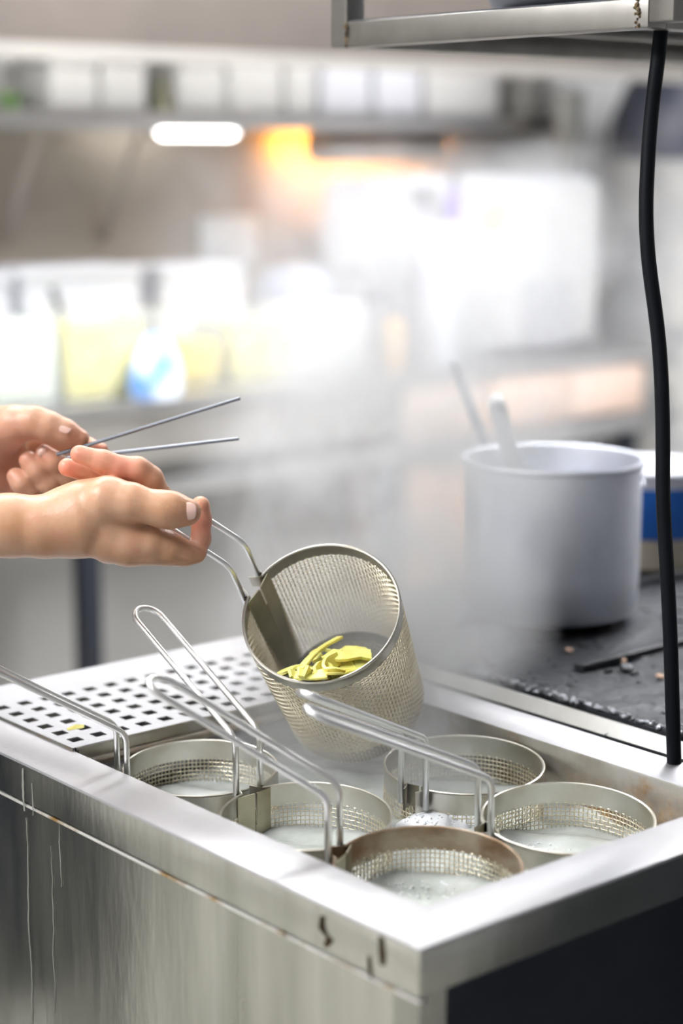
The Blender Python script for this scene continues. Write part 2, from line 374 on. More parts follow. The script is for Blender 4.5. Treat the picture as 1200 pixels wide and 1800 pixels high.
foam(0.285, 0.160, 0.034, 0.036, 90, 0.0005, 0.0013, 0.000, 'fine white froth inside the basket by the front rim')

# drain tray beside the tank
tray = empty('drain_tray', (0.05, 0.521, 0.0))
tag(tray, 'perforated steel drain tray with square holes at the end of the cooker', 'drain tray')
tx1, ty1, hz = 0.388, 0.221, 0.903
def plate():
    hx0, hy0, px_, py_, hs = 0.016, 0.0205, 0.0252, 0.0264, 0.0062
    xs = [0.0]; ys = [0.0]
    for i in range(14): xs += [hx0+i*px_-hs, hx0+i*px_+hs]
    xs.append(tx1)
    for j in range(6): ys += [hy0+j*py_-hs, hy0+j*py_+hs]
    ys.append(ty1)
    nx, ny = len(xs), len(ys); V = [(x, y, hz) for y in ys for x in xs]; V += [(x, y, hz-0.0014) for y in ys for x in xs]; N0 = nx*ny; F = []
    hole = lambda i, j: i % 2 == 1 and j % 2 == 1 and 0 < i < nx-1 and 0 < j < ny-1
    idx = lambda i, j: j*nx+i
    for j in range(ny-1):
        for i in range(nx-1):
            if hole(i, j):
                q = [idx(i, j), idx(i+1, j), idx(i+1, j+1), idx(i, j+1)]
                for k in range(4): a, b = q[k], q[(k+1) % 4]; F.append((b, a, a+N0, b+N0))
            else:
                F.append((idx(i, j), idx(i+1, j), idx(i+1, j+1), idx(i, j+1))); F.append((idx(i, j)+N0, idx(i, j+1)+N0, idx(i+1, j+1)+N0, idx(i+1, j)+N0))
    return MB().add(V, F)
plate().build('perforated_plate', M_PLATE, tray)
sk = MB(); prof = []
sk.tube([(0.004, 0.001, hz-0.0022), (tx1-0.004, 0.001, hz-0.0022)], 0.0022, 8)
sk.box((0.006, -0.0015, hz-0.016), (tx1-0.006, 0.0005, hz-0.002))
sk.tube([(0.014, -0.002, hz-0.016), (tx1-0.006, -0.002, hz-0.016)], 0.0045, 10)
sk.box((0.0, 0.0, hz-0.012), (0.001, ty1, hz-0.0005)); sk.box((tx1-0.001, 0.0, hz-0.012), (tx1, ty1, hz-0.0005)); sk.box((0, ty1-0.001, hz-0.012), (tx1, ty1, hz-0.0005))
sk.build('tray_skirt', M_TANK, tray)
MB().box((0.006, 0.004, hz-0.05), (tx1-0.006, ty1-0.03, hz-0.046)).build('dark_pan', M_DARKST, tray)  # dark pan added underneath so the tray holes show dark
tag(MB().add([( 0,0,0),(0.016,-0.002,0.0),(0.02,0.004,0.001),(0.012,0.008,0),(0.002,0.006,0.0),(0.010,0.003,0.0032)], [(0,1,5),(1,2,5),(2,3,5),(3,4,5),(4,0,5),(4,3,2,1,0)], True).build('noodle_scrap', M_PALEY), 'pale scrap of noodle lying on the drain tray', 'noodle')
bpy.data.objects['noodle_scrap'].location = (*atz(120, 1284, 0.9032)[:2], 0.9032)

# ================================================================== BASKETS
def wire_mesh_data(R, z0, z1, nv, nr, r=0.00058, taper=0.0, bottom=False):
    """Woven wire wall: nv upright wires and nr rings, each wire passing over and under the other set; optional woven floor."""
    mb = MB(); am = 0.00055
    zs = np.linspace(z0, z1, nr)
    rad = lambda z: R-taper*(z0-z)
    sd = 4
    for k in range(nv):
        a = 2*math.pi*k/nv; pts = []
        for i, z in enumerate(zs):
            q = rad(z)+am*(1 if (i+k) % 2 else -1); pts.append((q*math.cos(a), q*math.sin(a), z))
        mb.tube(pts, r, sd, caps=False)
    for i, z in enumerate(zs):
        pts = []
        for k in range(nv):
            a = 2*math.pi*k/nv; q = rad(z)-am*(1 if (i+k) % 2 else -1); pts.append((q*math.cos(a), q*math.sin(a), z))
        mb.tube(pts, r, sd, closed=True)
    if bottom:
        rb = rad(z1); st = 0.0040
        for ax in (0, 1):
            u = -rb+st
            while u < rb-st*0.5:
                h = math.sqrt(rb*rb-u*u); zz = lambda t: z1-0.006*(1-(u*u+t*t)/(rb*rb))
                ts = np.linspace(-h, h, 14); mb.tube([((u, t, zz(t)) if ax == 0 else (t, u, zz(t)+0.0006)) for t in ts], r, sd, caps=False); u += st
    return mb
RB = 0.0725
def band_mesh(h=0.020, R=RB, arc=(math.radians(9), math.radians(351))):
    t = 0.0011; prof = [(R-t/2, -h), (R+t/2, -h), (R+t/2, -0.0025), (R+0.0014, -0.0012), (R+0.0012, 0.0), (R, 0.0006), (R-0.0012, 0.0), (R-0.0013, -0.0012), (R-t/2, -0.0025)]
    mb = MB(); mb.lathe(prof, 110, closed=True, arc=arc)
    for a, s in ((arc[0], 1), (arc[1], -1)):                   # the two ends of the band curl outwards at the seam
        pts = []
        for q in np.linspace(0, 1, 7):
            ang = a-s*q*math.radians(5); rr = R+0.010*q**1.6; pts.append((rr*math.cos(ang), rr*math.sin(ang)))
        V = []; F = []
        for (x, y) in pts: V += [(x, y, -h), (x, y, 0.0), (x+0.0006, y+0.0008*s, 0.0), (x+0.0006, y+0.0008*s, -h)]
        for i in range(len(pts)-1):
            for k in range(4): k2 = (k+1) % 4; F.append((4*i+k, 4*i+k2, 4*(i+1)+k2, 4*(i+1)+k))
        mb.add(V, F, True)
    return mb
def seam_mesh(depth, R=RB):
    mb = MB()
    for s in (-1, 1):                                           # two flat strips folded towards each other behind the seam
        V = []; F = []
        for i, z in enumerate((-0.001, -depth)):
            for (x, y) in ((R-0.0050, 0.0012), (R-0.0030, 0.0185), (R-0.0040, 0.0185), (R-0.0062, 0.0012)): V.append((x, y*s, z))
        for k in range(4): k2 = (k+1) % 4; F.append((k, k2, 4+k2, 4+k))
        F += [(3, 2, 1, 0), (4, 5, 6, 7)]
        mb.add(V, F)
    mb.tube([(R-0.0060, 0, -0.030), (R-0.0060, 0, -depth*0.95)], 0.0011, 6)
    return mb
def handle_pts(eps, Lh, s=0.0135, stem=0.050, R=RB, skew=0.0):
    x0 = R+0.0045; z1 = stem; e = math.radians(eps); k_ = math.radians(skew); d = np.array([math.cos(e)*math.cos(k_), math.cos(e)*math.sin(k_), math.sin(e)])
    def side(sg):
        top = np.array([x0, sg*s, z1]); P = [np.array([x0, sg*s, -0.016]), np.array([x0, sg*s, z1-0.010])]
        for q in np.linspace(0.15, 0.85, 5):                     # rounded elbow
            a = np.array([x0, sg*s, z1-0.010]); c = top+d*0.010
            P.append((1-q)**2*a+2*q*(1-q)*top+q*q*c)
        P.append(top+d*0.010); P.append(top+d*(Lh-s*1.15)); return P
    A = side(1); B = side(-1); loop = []
    c = np.array([x0, 0, z1])+d*(Lh-s*1.15)
    for t in np.linspace(0, math.pi, 13)[1:-1]: loop.append(c+np.array([0, s*math.cos(t), 0])+d*(s*1.15*math.sin(t)))
    return A+loop+B[::-1]
def weld_mesh(sg, R=RB):
    mb = MB()
    if True:
        for k in range(5): mb.sphere((R+0.0022+random.uniform(-.001,.001), sg*0.0135+random.uniform(-.0015,.0015), -0.001-0.003*k), random.uniform(0.0014, 0.0022), 6, 4)
    return mb
SIT_MESH = wire_mesh_data(RB, -0.019, -0.048, 116, 8).mesh('wire_mesh')
SIT_MESH.materials.append(M_MESH)
LOW = MB().lathe([(RB, -0.048), (RB, -0.125), (RB-0.01, -0.132), (0.0, -0.133)], 48).mesh('sunken_mesh')
SEAM_S = seam_mesh(0.06).mesh('seam_plate'); SEAM_S.materials.append(M_SEAM)
BAND_S = band_mesh().mesh('rim_band'); WELD_S = [weld_mesh(sg).mesh('weld') for sg in (-1, 1)]; [w_.materials.append(M_WELD) for w_ in WELD_S]
ZR = 0.886
def sit_basket(px, py, phi, eps, Lh, label, tilt=3.0, scale=1.0, band=M_BAND, wire=M_WIRE, dz=0.0, skew=0.0):
    c = atz(px, py, ZR+dz)
    t = empty('noodle_basket', c)
    # lean a few degrees towards the front corner, as the baskets do in their wells
    ax = Vector((RT[0], RT[1], 0)); q = Matrix.Rotation(math.radians(tilt), 4, ax) @ Matrix.Rotation(math.radians(phi), 4, 'Z')
    t.rotation_euler = q.to_euler(); t.scale = (scale,)*3
    b = obj('rim_band', BAND_S.copy(), band, t)
    w = obj('wire_mesh', SIT_MESH, None, t, False); w['kind'] = 'stuff'
    obj('seam_plate', SEAM_S, None, t); [obj('weld', w_, None, t, False) for w_ in WELD_S]
    MB().tube(handle_pts(eps, Lh, skew=skew), 0.0028, 10).build('handle', wire, t, False)
    return tag(t, label, 'noodle basket', 'round noodle baskets of the cooker')
sit_basket(752, 1520, 120, 34, 0.168, 'rust stained round mesh basket sunk in the cooker corner nearest the camera', 3.5, 1.02, M_BANDR, skew=22)
sit_basket(538, 1432, 92, 28, 0.172, 'round mesh basket at the long rim between two others, its handle loop standing highest', 3.0, 1.0)
sit_basket(998, 1435, 159, 26, 0.172, 'round mesh basket against the short front rim, rightmost of the sunken ones', 4.0, 1.0, M_BAND, M_WIRED)
sit_basket(815, 1342, 191, 28, 0.168, 'round mesh basket next to the far rim on the stove side', 3.0, 1.0, M_BAND, M_WIRED, dz=0.003)
sit_basket(352, 1348, 166, 33, 0.164, 'round mesh basket beside the drain tray, its handle leaving the picture', 2.5, 0.97)

# --- the lifted basket
beta = math.radians(34); mdir = np.array([-0.36, 0.93])
m3 = RT*mdir[0]+UP*mdir[1]; u3 = RT*mdir[1]-UP*mdir[0]
hc = atd(564, 1076, 1.70); tocam = (CAM-hc)/np.linalg.norm(CAM-hc)
nn = math.cos(beta)*tocam+math.sin(beta)*m3; nn /= np.linalg.norm(nn)
th = math.radians(132); w3 = m3*math.cos(beta)-tocam*math.sin(beta)
er = math.cos(th)*u3+math.sin(th)*w3; er -= nn*(er@nn); er /= np.linalg.norm(er); et = np.cross(nn, er)
HM = Matrix(((er[0], et[0], nn[0], hc[0]), (er[1], et[1], nn[1], hc[1]), (er[2], et[2], nn[2], hc[2]), (0,0,0,1)))
held = empty('noodle_basket'); held.matrix_world = HM
tag(held, 'lifted round mesh basket tipped towards the camera with yellow noodles inside', 'noodle basket', 'round noodle baskets of the cooker')
HD = 0.168
band_mesh(0.016).build('rim_band', M_BAND, held)
w = wire_mesh_data(RB, -0.015, -HD, 116, 38, taper=0.03, bottom=True).build('wire_mesh', M_MESH, held, False); w['kind'] = 'stuff'
seam_mesh(HD-0.012).build('seam_plate', M_SEAM, held); [weld_mesh(sg).build('weld', M_WELD, held, False) for sg in (-1, 1)]
MB().tube(handle_pts(30, 0.112, 0.0135, 0.05), 0.0027, 10).build('handle', M_WIRE, held, False)
MB().lathe([(RB-0.0052, -HD+0.016), (RB-0.0045, -HD-0.001), (RB-0.010, -HD-0.005), (0.001, -HD-0.008), (0.001, -HD-0.007), (RB-0.012, -HD-0.004), (RB-0.0062, -HD+0.001), (RB-0.0062, -HD+0.016)], 72).build('bottom_cup', M_DARKST, held)
# --- noodles: flat ribbons lying on the low side of the lifted basket
HMi = HM.inverted()
down_l = np.array((HMi.to_3x3() @ Vector((0, 0, -1)))); down_l /= np.linalg.norm(down_l)
def ribbon(pts, width, thick, nrm):
    P = np.array(pts, float); n = len(P); V = []; F = []
    for i in range(n):
        t = P[min(i+1, n-1)]-P[max(i-1, 0)]; t /= np.linalg.norm(t)+1e-9
        nb = nrm[i] if isinstance(nrm, list) else nrm
        s = np.cross(t, nb); s /= np.linalg.norm(s)+1e-9; k = np.cross(s, t)
        for a, b in ((-1, -1), (1, -1), (1, 1), (-1, 1)): V.append(P[i]+s*a*width/2+k*b*thick/2)
    for i in range(n-1):
        for k in range(4): k2 = (k+1) % 4; F.append((4*i+k, 4*i+k2, 4*(i+1)+k2, 4*(i+1)+k))
    F += [(3, 2, 1, 0), tuple(4*(n-1)+k for k in range(4))]
    return MB().add(V, F, True)
NZ = atd(540, 1210, 1.655)[2]                    # the pile settles level, just behind the low lip
NOODLES = [  # path over the level pile (picture x, y -> point on the pile), rise in mm at each point, width mm, edge-on?, look
 ([(492,1190),(505,1178),(525,1170),(545,1172),(556,1186)], (2,5,8,7,3), 12, 0, 'wide curled noodle at the seam side of the lifted basket'),
 ([(553,1200),(556,1182),(566,1172),(578,1178),(582,1198)], (4,9,11,9,4), 9, 1, 'noodle bent like an arch in the middle of the pile'),
 ([(528,1176),(548,1152),(572,1134),(598,1120)], (8,14,18,22), 6, 0, 'thin noodle reaching up the far wall of the lifted basket'),
 ([(576,1150),(600,1154),(628,1149),(652,1152)], (15,17,16,14), 11, 0, 'long pale noodle strip lying across the top of the pile'),
 ([(594,1158),(576,1166),(570,1180),(582,1192),(602,1190)], (14,13,11,8,6), 9, 1, 'noodle bent into a hook beside the arched one'),
 ([(592,1166),(620,1168),(650,1160)], (8,9,8), 15, 0, 'broad amber noodle strip under the long pale one'),
 ([(598,1184),(620,1180),(644,1168)], (4,5,6), 10, 0, 'noodle strip near the right end of the front lip'),
 ([(515,1202),(538,1194),(560,1200),(578,1206)], (3,5,4,2), 10, 0, 'noodle lying along the front lip of the lifted basket'),
 ([(530,1206),(536,1188),(548,1182),(556,1200)], (3,9,9,3), 8, 1, 'small noodle loop standing at the front of the pile'),
 ([(500,1198),(518,1190),(540,1204)], (2,4,2), 9, 0, 'short noodle at the seam side foot of the pile'),
 ([(572,1206),(592,1200),(614,1192)], (2,4,3), 9, 0, 'noodle end poking over the middle of the front lip'),
 ([(600,1142),(624,1144),(648,1146)], (12,15,12), 9, 0, 'straight noodle lying furthest back on the pile'),
 ([(560,1160),(552,1148),(566,1140),(584,1146)], (7,9,9,7), 8, 0, 'noodle curl at the back of the pile by the thin one'),
]
RI = RB-0.0075
def clamp_in(p):
    l = np.array(HMi @ Vector(p)); r = math.hypot(l[0], l[1]); mx = RI-0.03*(-l[2])*0
    if r > mx: l[:2] *= mx/r
    l[2] = max(l[2], -HD+0.004); return np.array(HM @ Vector(l))
for i, (pp, rise, wd, edge, lab) in enumerate(NOODLES):
    P = np.array([atz(x, y, NZ+rz/1000.0) for (x, y), rz in zip(pp, rise)])
    t = np.linspace(0, len(P)-1, 5*len(P)); Q = np.array([[np.interp(a, range(len(P)), P[:, c]) for c in range(3)] for a in t])
    for _ in range(5): Q[1:-1] = (Q[:-2]+2*Q[1:-1]+Q[2:])/4
    Q = np.array([clamp_in(p) for p in Q])
    n_ = len(Q); nr = []
    for k in range(n_):
        ph = (0.9 if edge else 0.25)*math.sin(3.0*k/n_+i); hv = np.array([math.cos(i*1.7), math.sin(i*1.7), 0])
        tg = Q[min(k+1, n_-1)]-Q[max(k-1, 0)]; side = np.cross(tg, [0, 0, 1.0]); side /= np.linalg.norm(side)+1e-9
        v_ = (np.array([0, 0, 1.0])*(0.35 if edge else 1.0)+side*((1.0 if edge else 0.35)*(1 if i % 2 else -1)*(1 if edge else math.cos(ph*3)))); nr.append(v_/np.linalg.norm(v_))
    o = ribbon(Q, wd*1.42/1000.0, 0.0030, nr).build('noodle', M_NOOD)
    md = o.modifiers.new('round', 'BEVEL'); md.width = 0.0008; md.segments = 2
    tag(o, lab, 'noodle', 'yellow noodles in the lifted basket')

# ================================================================== HANDS (implicit surface)
def smin(a, b, k): 
    h = np.clip(0.5+0.5*(b-a)/k, 0, 1); return b*(1-h)+a*h-k*h*(1-h)
def surface_nets(f, lo, h):
    nx, ny, nz = f.shape; s = f < 0
    cells = np.zeros((nx-1, ny-1, nz-1), np.int8)
    for dx in (0,1):
        for dy in (0,1):
            for dz in (0,1): cells += s[dx:nx-1+dx, dy:ny-1+dy, dz:nz-1+dz]
    act = (cells > 0) & (cells < 8); idx = -np.ones(act.shape, np.int64); ii = np.argwhere(act); idx[act] = np.arange(len(ii))
    acc = np.zeros((len(ii), 3)); cnt = np.zeros(len(ii))
    corners = [(a,b,c) for a in (0,1) for b in (0,1) for c in (0,1)]
    for a in corners:
        for ax in range(3):
            if a[ax] == 1: continue
            b = list(a); b[ax] = 1
            fa = f[ii[:,0]+a[0], ii[:,1]+a[1], ii[:,2]+a[2]]; fb = f[ii[:,0]+b[0], ii[:,1]+b[1], ii[:,2]+b[2]]
            m = (fa < 0) != (fb < 0); t = np.where(m, fa/(fa-fb+1e-20), 0)
            p = np.tile(np.array(a, float), (len(ii), 1)); p[:, ax] += t
            acc[m] += p[m]; cnt[m] += 1
    V = (ii+acc/cnt[:, None])*h+lo
    F = []
    for ax in range(3):
        sl0 = [slice(None)]*3; sl1 = [slice(None)]*3; sl0[ax] = slice(0, -1); sl1[ax] = slice(1, None)
        a = s[tuple(sl0)]; b = s[tuple(sl1)]; e = np.argwhere(a != b); o1, o2 = [(1,2),(2,0),(0,1)][ax]
        ok = (e[:,o1] > 0) & (e[:,o2] > 0) & (e[:,o1] < f.shape[o1]-1) & (e[:,o2] < f.shape[o2]-1); e = e[ok]
        flip = a[tuple(e.T)]
        def ci(d1, d2):
            q = e.copy(); q[:,o1] -= d1; q[:,o2] -= d2; return idx[tuple(q.T)]
        quad = np.stack([ci(1,1), ci(0,1), ci(0,0), ci(1,0)], 1); quad[~flip] = quad[~flip][:, ::-1]
        F.append(quad)
    return V, np.concatenate(F)
def capsule(P, a, b, ra, rb):
    a = np.array(a); b = np.array(b); ab = b-a; t = np.clip(((P-a)@ab)/(ab@ab+1e-12), 0, 1)
    return np.linalg.norm(P-(a+t[..., None]*ab), axis=-1)-(ra+(rb-ra)*t)
def sdf_mesh(groups, h, pad=0.012, kk=0.012):
    """groups: list of (blend with the rest, [chains]); each chain is a list of (x, y, z, r)."""
    pts = np.array([q for g in groups for ch in g[1] for q in ch])
    lo = (pts[:, :3]-pts[:, 3:4]).min(0)-pad; hi = (pts[:, :3]+pts[:, 3:4]).max(0)+pad
    n = np.ceil((hi-lo)/h).astype(int)+1
    f = np.full(n, 1.0, np.float32); ax = [lo[i]+h*np.arange(n[i]) for i in range(3)]
    for k, chains in groups:
        g = np.full(n, 1.0, np.float32)
        for ch in chains:
            for i in range(max(1, len(ch)-1)):
                a = ch[i]; b = ch[min(i+1, len(ch)-1)]
                rm = max(a[3], b[3])+0.03
                l = np.maximum(0, ((np.minimum(a[:3], b[:3])-rm-lo)/h).astype(int)); u = np.minimum(n, ((np.maximum(a[:3], b[:3])+rm-lo)/h).astype(int)+2)
                X = np.stack(np.meshgrid(ax[0][l[0]:u[0]], ax[1][l[1]:u[1]], ax[2][l[2]:u[2]], indexing='ij'), -1)
                d = capsule(X, a[:3], b[:3], a[3], b[3]); sl = tuple(slice(l[j], u[j]) for j in range(3)); g[sl] = smin(g[sl], d.astype(np.float32), kk if len(ch) > 1 or True else k)
        f = smin(f, g, k) if k > 0 else np.minimum(f, g)
    return surface_nets(f, lo, h)
def hand_frame(px0, py0, D):
    s = D/FPX; o = atd(px0, py0, D)
    Mx = Matrix(((RT[0], FW[0], UP[0], o[0]), (RT[1], FW[1], UP[1], o[1]), (RT[2], FW[2], UP[2], o[2]), (0,0,0,1)))
    def q(x, y, dep, r): return ((x-px0)*s, dep/1000.0, -(y-py0)*s, r*s)
    return Mx, q
def nail(Mx, q, px, py, dep, ang, lx, ly, tiltx, parent, facing=(0,-1,0), up=(0,0,1)):
    c = np.array(q(px, py, dep, 1)[:3]); mb = MB(); V = []; F = []; n = 10
    sx = q(1,0,0,1)[0]-q(0,0,0,1)[0]
    for j in range(n+1):
        for i in range(n+1):
            u = -1+2*i/n; v = -1+2*j/n
            uu = u*math.sqrt(1-v*v/2.3); vv = v*math.sqrt(1-u*u/2.3)
            V.append((uu*lx*sx, 0.0035*(uu*uu*0.25+vv*vv*0.75)-0.0004, vv*ly*sx))
    for j in range(n):
        for i in range(n): F.append((j*(n+1)+i, j*(n+1)+i+1, (j+1)*(n+1)+i+1, (j+1)*(n+1)+i))
    R = Matrix.Rotation(ang, 3, 'Y') @ Matrix.Rotation(tiltx, 3, 'X')
    V = [np.array(R @ Vector(v))+c for v in V]
    NAILS.append([np.array(Mx @ Vector(v)) for v in V]); NAILS[-1] = (NAILS[-1], F)
BODY = []                                          # (world vertices, faces, material index, flush)
def arm_piece(Mx, V, F, mi, tips=()):
    fl = np.zeros(len(V))
    for (tx_, ty_, tz_, rr_), k_ in tips: fl = np.maximum(fl, k_*np.exp(-((V-np.array([tx_, ty_, tz_]))**2).sum(1)/(1.6*rr_)**2))
    A = np.array(Mx); BODY.append((V@A[:3, :3].T+A[:3, 3], F, mi, fl))
NAILS = []
Mn, q = hand_frame(200, 920, 1.665)
near_groups = [
 (0.012, [[q(-330,935,-10,66), q(-120,922,-2,60), q(20,924,0,55), q(80,926,0,54), q(140,918,2,64)],          # forearm, wrist
          [q(125,915,6,64), q(180,905,8,62), q(205,925,10,58)],                                               # palm
          [q(150,893,0,50), q(195,880,-8,42)],                                                                # thumb base
          [q(195,945,2,46), q(228,954,2,42)],                                                                 # index knuckle
          [q(190,950,26,44), q(235,955,30,36)], [q(150,930,34,40), q(180,940,44,34)]]),
 (0.005, [[q(190,880,-12,42), q(235,884,-16,33.5), q(262,890,-17,28), q(284,894,-17,28.8), q(291,895,-17,27.6), q(296,896,-17,28.8), q(301,896,-17,27.2), q(307,897,-16,28), q(331,900,-14,24.5)]]),   # thumb
 (0.004, [[q(225,953,2,42), q(262,956,3,37), q(296,965,5,29), q(322,973,8,21.5), q(342,974,11,18)]]),          # index, first bone
 (0.002, [[q(344,970,12,17.5), q(350,948,20,16.5), q(350,915,23,17), q(349,889,20,17.5)]]),                    # index, curling up behind the wire
 (0.003, [[q(240,930,32,32), q(272,876,30,25), q(258,842,20,24), q(238,826,13,23), q(205,822,10,21), q(180,812,8,20), q(138,798,6,16.5)]]),   # middle
 (0.003, [[q(220,930,58,32), q(240,880,60,24), q(215,848,50,21), q(160,834,32,18), q(112,820,22,16.5)]]),      # ring
 (0.003, [[q(190,930,72,28), q(205,890,74,20), q(180,868,70,18), q(140,860,64,16)]]),                          # little
]
V, F = sdf_mesh(near_groups, 0.0014, kk=0.006)
arm_piece(Mn, V, F, 0, [(q(135,797,6,20), 0.8), (q(175,812,4,20), 0.6), (q(215,822,2,26), 0.7), (q(108,818,18,22), 0.8), (q(352,920,16,24), 0.75), (q(352,955,12,22), 0.5), (q(338,912,-24,12), 0.4)])
nail(Mn, q, 336, 899, -26.6, math.radians(3), 14, 15, 0.06, Mn)
Mf, q = hand_frame(60, 790, 1.80)
far_groups = [
 (0.010, [[q(-330,860,80,66), q(-160,830,60,58), q(-70,800,45,54), q(-15,790,40,54)],
          [q(-30,775,25,46), q(15,755,0,36)], [q(-20,830,40,46), q(10,850,42,30)], [q(30,800,46,34), q(60,800,46,26)]]),
 (0.006, [[q(-5,756,6,44), q(30,748,-10,34), q(66,744,-18,28), q(92,752,-20,26), q(120,761,-19,22), q(145,771,-16,16)]]),   # thumb
 (0.002, [[q(60,780,40,26), q(110,778,30,20), q(150,784,14,16), q(178,790,4,12)]]),                             # index under the rod
 (0.0015, [[q(126,858,20,19), q(116,838,2,19), q(98,812,-8,17.5), q(80,797,-8,15.5)]]),                         # curled fingers
 (0.0015, [[q(98,872,20,20), q(86,850,0,20.5), q(68,828,-6,19), q(52,810,-6,17)]]),
 (0.0015, [[q(62,886,20,18), q(52,864,0,19), q(40,850,-5,18), q(29,838,-4,16)]]),
]
V, F = sdf_mesh(far_groups, 0.0015, kk=0.005)
arm_piece(Mf, V, F, 1, [(q(178,790,0,18), 0.7), (q(80,797,-14,16), 0.5), (q(20,790,-10,40), 0.5), (q(0,850,20,40), 0.6), (q(143,771,-20,18), 0.4)])
nail(Mf, q, 79, 796, -16.4, math.radians(-35), 8, 8, 0.1, Mf)
nail(Mf, q, 121, 754, -31.0, math.radians(25), 13, 9, -0.6, Mf)
# dark sleeves, torso, trousers, head: the cook stands just left of the frame
def wpt(Mx, v): return np.array(Mx @ Vector(v[:3]))
Mn2, qn = hand_frame(200, 920, 1.665); Mf2, qf = hand_frame(60, 790, 1.80)
el_n = wpt(Mn2, qn(-330,935,-10,66)); el_f = wpt(Mf2, qf(-330,860,60,66))
pb = np.array([-0.42, 1.30, 0.0])
def cl(chs): return [(0.03, [[(p[0]-pb[0], p[1]-pb[1], p[2]-pb[2], r) for p, r in ch] for ch in chs])]
sh_n = np.array([-0.52, 1.12, 1.36]); sh_f = np.array([-0.30, 1.44, 1.36]); ch = pb+np.array([-0.02, 0, 1.22])
hd = pb+np.array([0.02, -0.03, 1.62]); fdir = np.array([0.78, -0.55, -0.25]); fdir /= np.linalg.norm(fdir); fs = np.cross(fdir, [0,0,1]); fs /= np.linalg.norm(fs); fu = np.cross(fs, fdir)
V, F = sdf_mesh(cl([[(sh_n, 0.055), (el_n*0.8+sh_n*0.2, 0.045), (el_n, 0.030)], [(sh_f, 0.055), (el_f*0.8+sh_f*0.2, 0.045), (el_f, 0.030)], [(sh_n, 0.06), (ch+np.array([0,0,0.10]), 0.10), (sh_f, 0.06)], [(ch, 0.12), (ch-np.array([0,0,0.42]), 0.115)],
                    [(ch+np.array([0.01,-0.01,0.16]), 0.055), (hd-fu*0.06, 0.055)], [(hd+fu*0.03, 0.090), (hd-fu*0.045+fdir*0.03, 0.062)],
                    [(hd+fdir*0.088+fu*0.012, 0.010), (hd+fdir*0.104-fu*0.014, 0.013)], [(hd+fdir*0.082-fu*0.050-fs*0.016, 0.008), (hd+fdir*0.082-fu*0.050+fs*0.016, 0.008)],
                    [(hd+fs*0.088+fu*0.015, 0.012), (hd+fs*0.090-fu*0.02, 0.010)], [(hd-fs*0.088+fu*0.015, 0.012), (hd-fs*0.090-fu*0.02, 0.010)]]), 0.009, 0.03, 0.015)
BODY.append((V+pb, F, 0, np.zeros(len(V))))
VV = []; FF = []; MI = []; FL = []; off = []
for (v_, f_, mi, fl) in BODY:
    off.append(len(VV)); VV += v_.tolist(); FF += (f_+off[-1]).tolist(); MI += [mi]*len(f_); FL += fl.tolist()
core = BODY[2][0]
for k, el in ((0, el_n), (1, el_f)):                # the forearms join the upper arms inside the sleeves
    ia = np.argsort(((BODY[k][0]-el)**2).sum(1))[::40][:8]
    for i_ in ia:
        nb = np.argsort(((core-BODY[k][0][i_])**2).sum(1))[:2]; FF.append([int(off[k]+i_), int(off[2]+nb[0]), int(off[2]+nb[1])]); MI.append(k)
me = bpy.data.meshes.new('person'); me.from_pydata((np.array(VV)-pb).tolist(), [], FF); me.update()
me.polygons.foreach_set('use_smooth', [True]*len(FF)); me.materials.append(M_SKIN); me.materials.append(M_SKIN2); me.polygons.foreach_set('material_index', MI)
at_ = me.attributes.new('flush', 'FLOAT', 'POINT'); at_.data.foreach_set('value', np.array(FL, np.float32))
person = bpy.data.objects.new('person', me); COL.objects.link(person); person.location = pb
md = person.modifiers.new('smooth', 'SMOOTH'); md.factor = 0.5; md.iterations = 4
tag(person, 'cook in dark clothing reaching in, one hand gripping the basket handle, one holding chopsticks', 'person')
for (v_, f_) in NAILS:
    o = MB().add([p_-pb for p_ in v_], f_, True).build('fingernail', M_NAIL, person, False)
    md = o.modifiers.new('thick', 'SOLIDIFY'); md.thickness = 0.0007; md.offset = 1
V, F = sdf_mesh(cl([[(sh_n, 0.075), (el_n*0.8+sh_n*0.2, 0.062), (el_n, 0.050)], [(sh_f, 0.075), (el_f*0.8+sh_f*0.2, 0.062), (el_f, 0.050)],
                    [(sh_n, 0.085), (ch+np.array([0,0,0.10]), 0.13), (sh_f, 0.085)], [(ch, 0.155), (ch-np.array([0,0,0.25]), 0.14), (ch-np.array([0,0,0.42]), 0.15)]]), 0.012, 0.04, 0.05)
def body_part(name, V, F, m):
    me = bpy.data.meshes.new(name); me.from_pydata(V.tolist(), [], F.tolist()); me.update(); me.polygons.foreach_set('use_smooth', [True]*len(me.polygons)); me.materials.append(m)
    o = bpy.data.objects.new(name, me); COL.objects.link(o); o.parent = person; return o
body_part('shirt', V, F, M_SHIRT)
hp = pb+np.array([-0.02, 0, 0.82])
V, F = sdf_mesh(cl([[(hp+np.array([-.05,-.08,0]), 0.10), (hp+np.array([-.05,-.09,-.42]), 0.07), (pb+np.array([-.06,-.10,0.09]), 0.05)], [(hp+np.array([.05,.08,0]), 0.10), (hp+np.array([.05,.09,-.42]), 0.07), (pb+np.array([.04,.10,0.09]), 0.05)],
                    [(hp+np.array([-.03,-.06,.05]), .12), (hp+np.array([.03,.06,.05]), .12)], [(hp+np.array([.02,-.02,-.02]), .16), (hp+np.array([.03,-.02,-.36]), .17)]]), 0.014, 0.04, 0.04)
body_part('trousers', V, F, M_TROUS)
V, F = sdf_mesh(cl([[(pb+np.array([-.06,-.10,0.045]), 0.045), (pb+np.array([.10,-.16,0.04]), 0.038)]])+cl([[(pb+np.array([.04,.10,0.045]), 0.045), (pb+np.array([.20,.04,0.04]), 0.038)]]), 0.01, 0.03, 0.02)
body_part('shoes', V, F, M_BLACK)
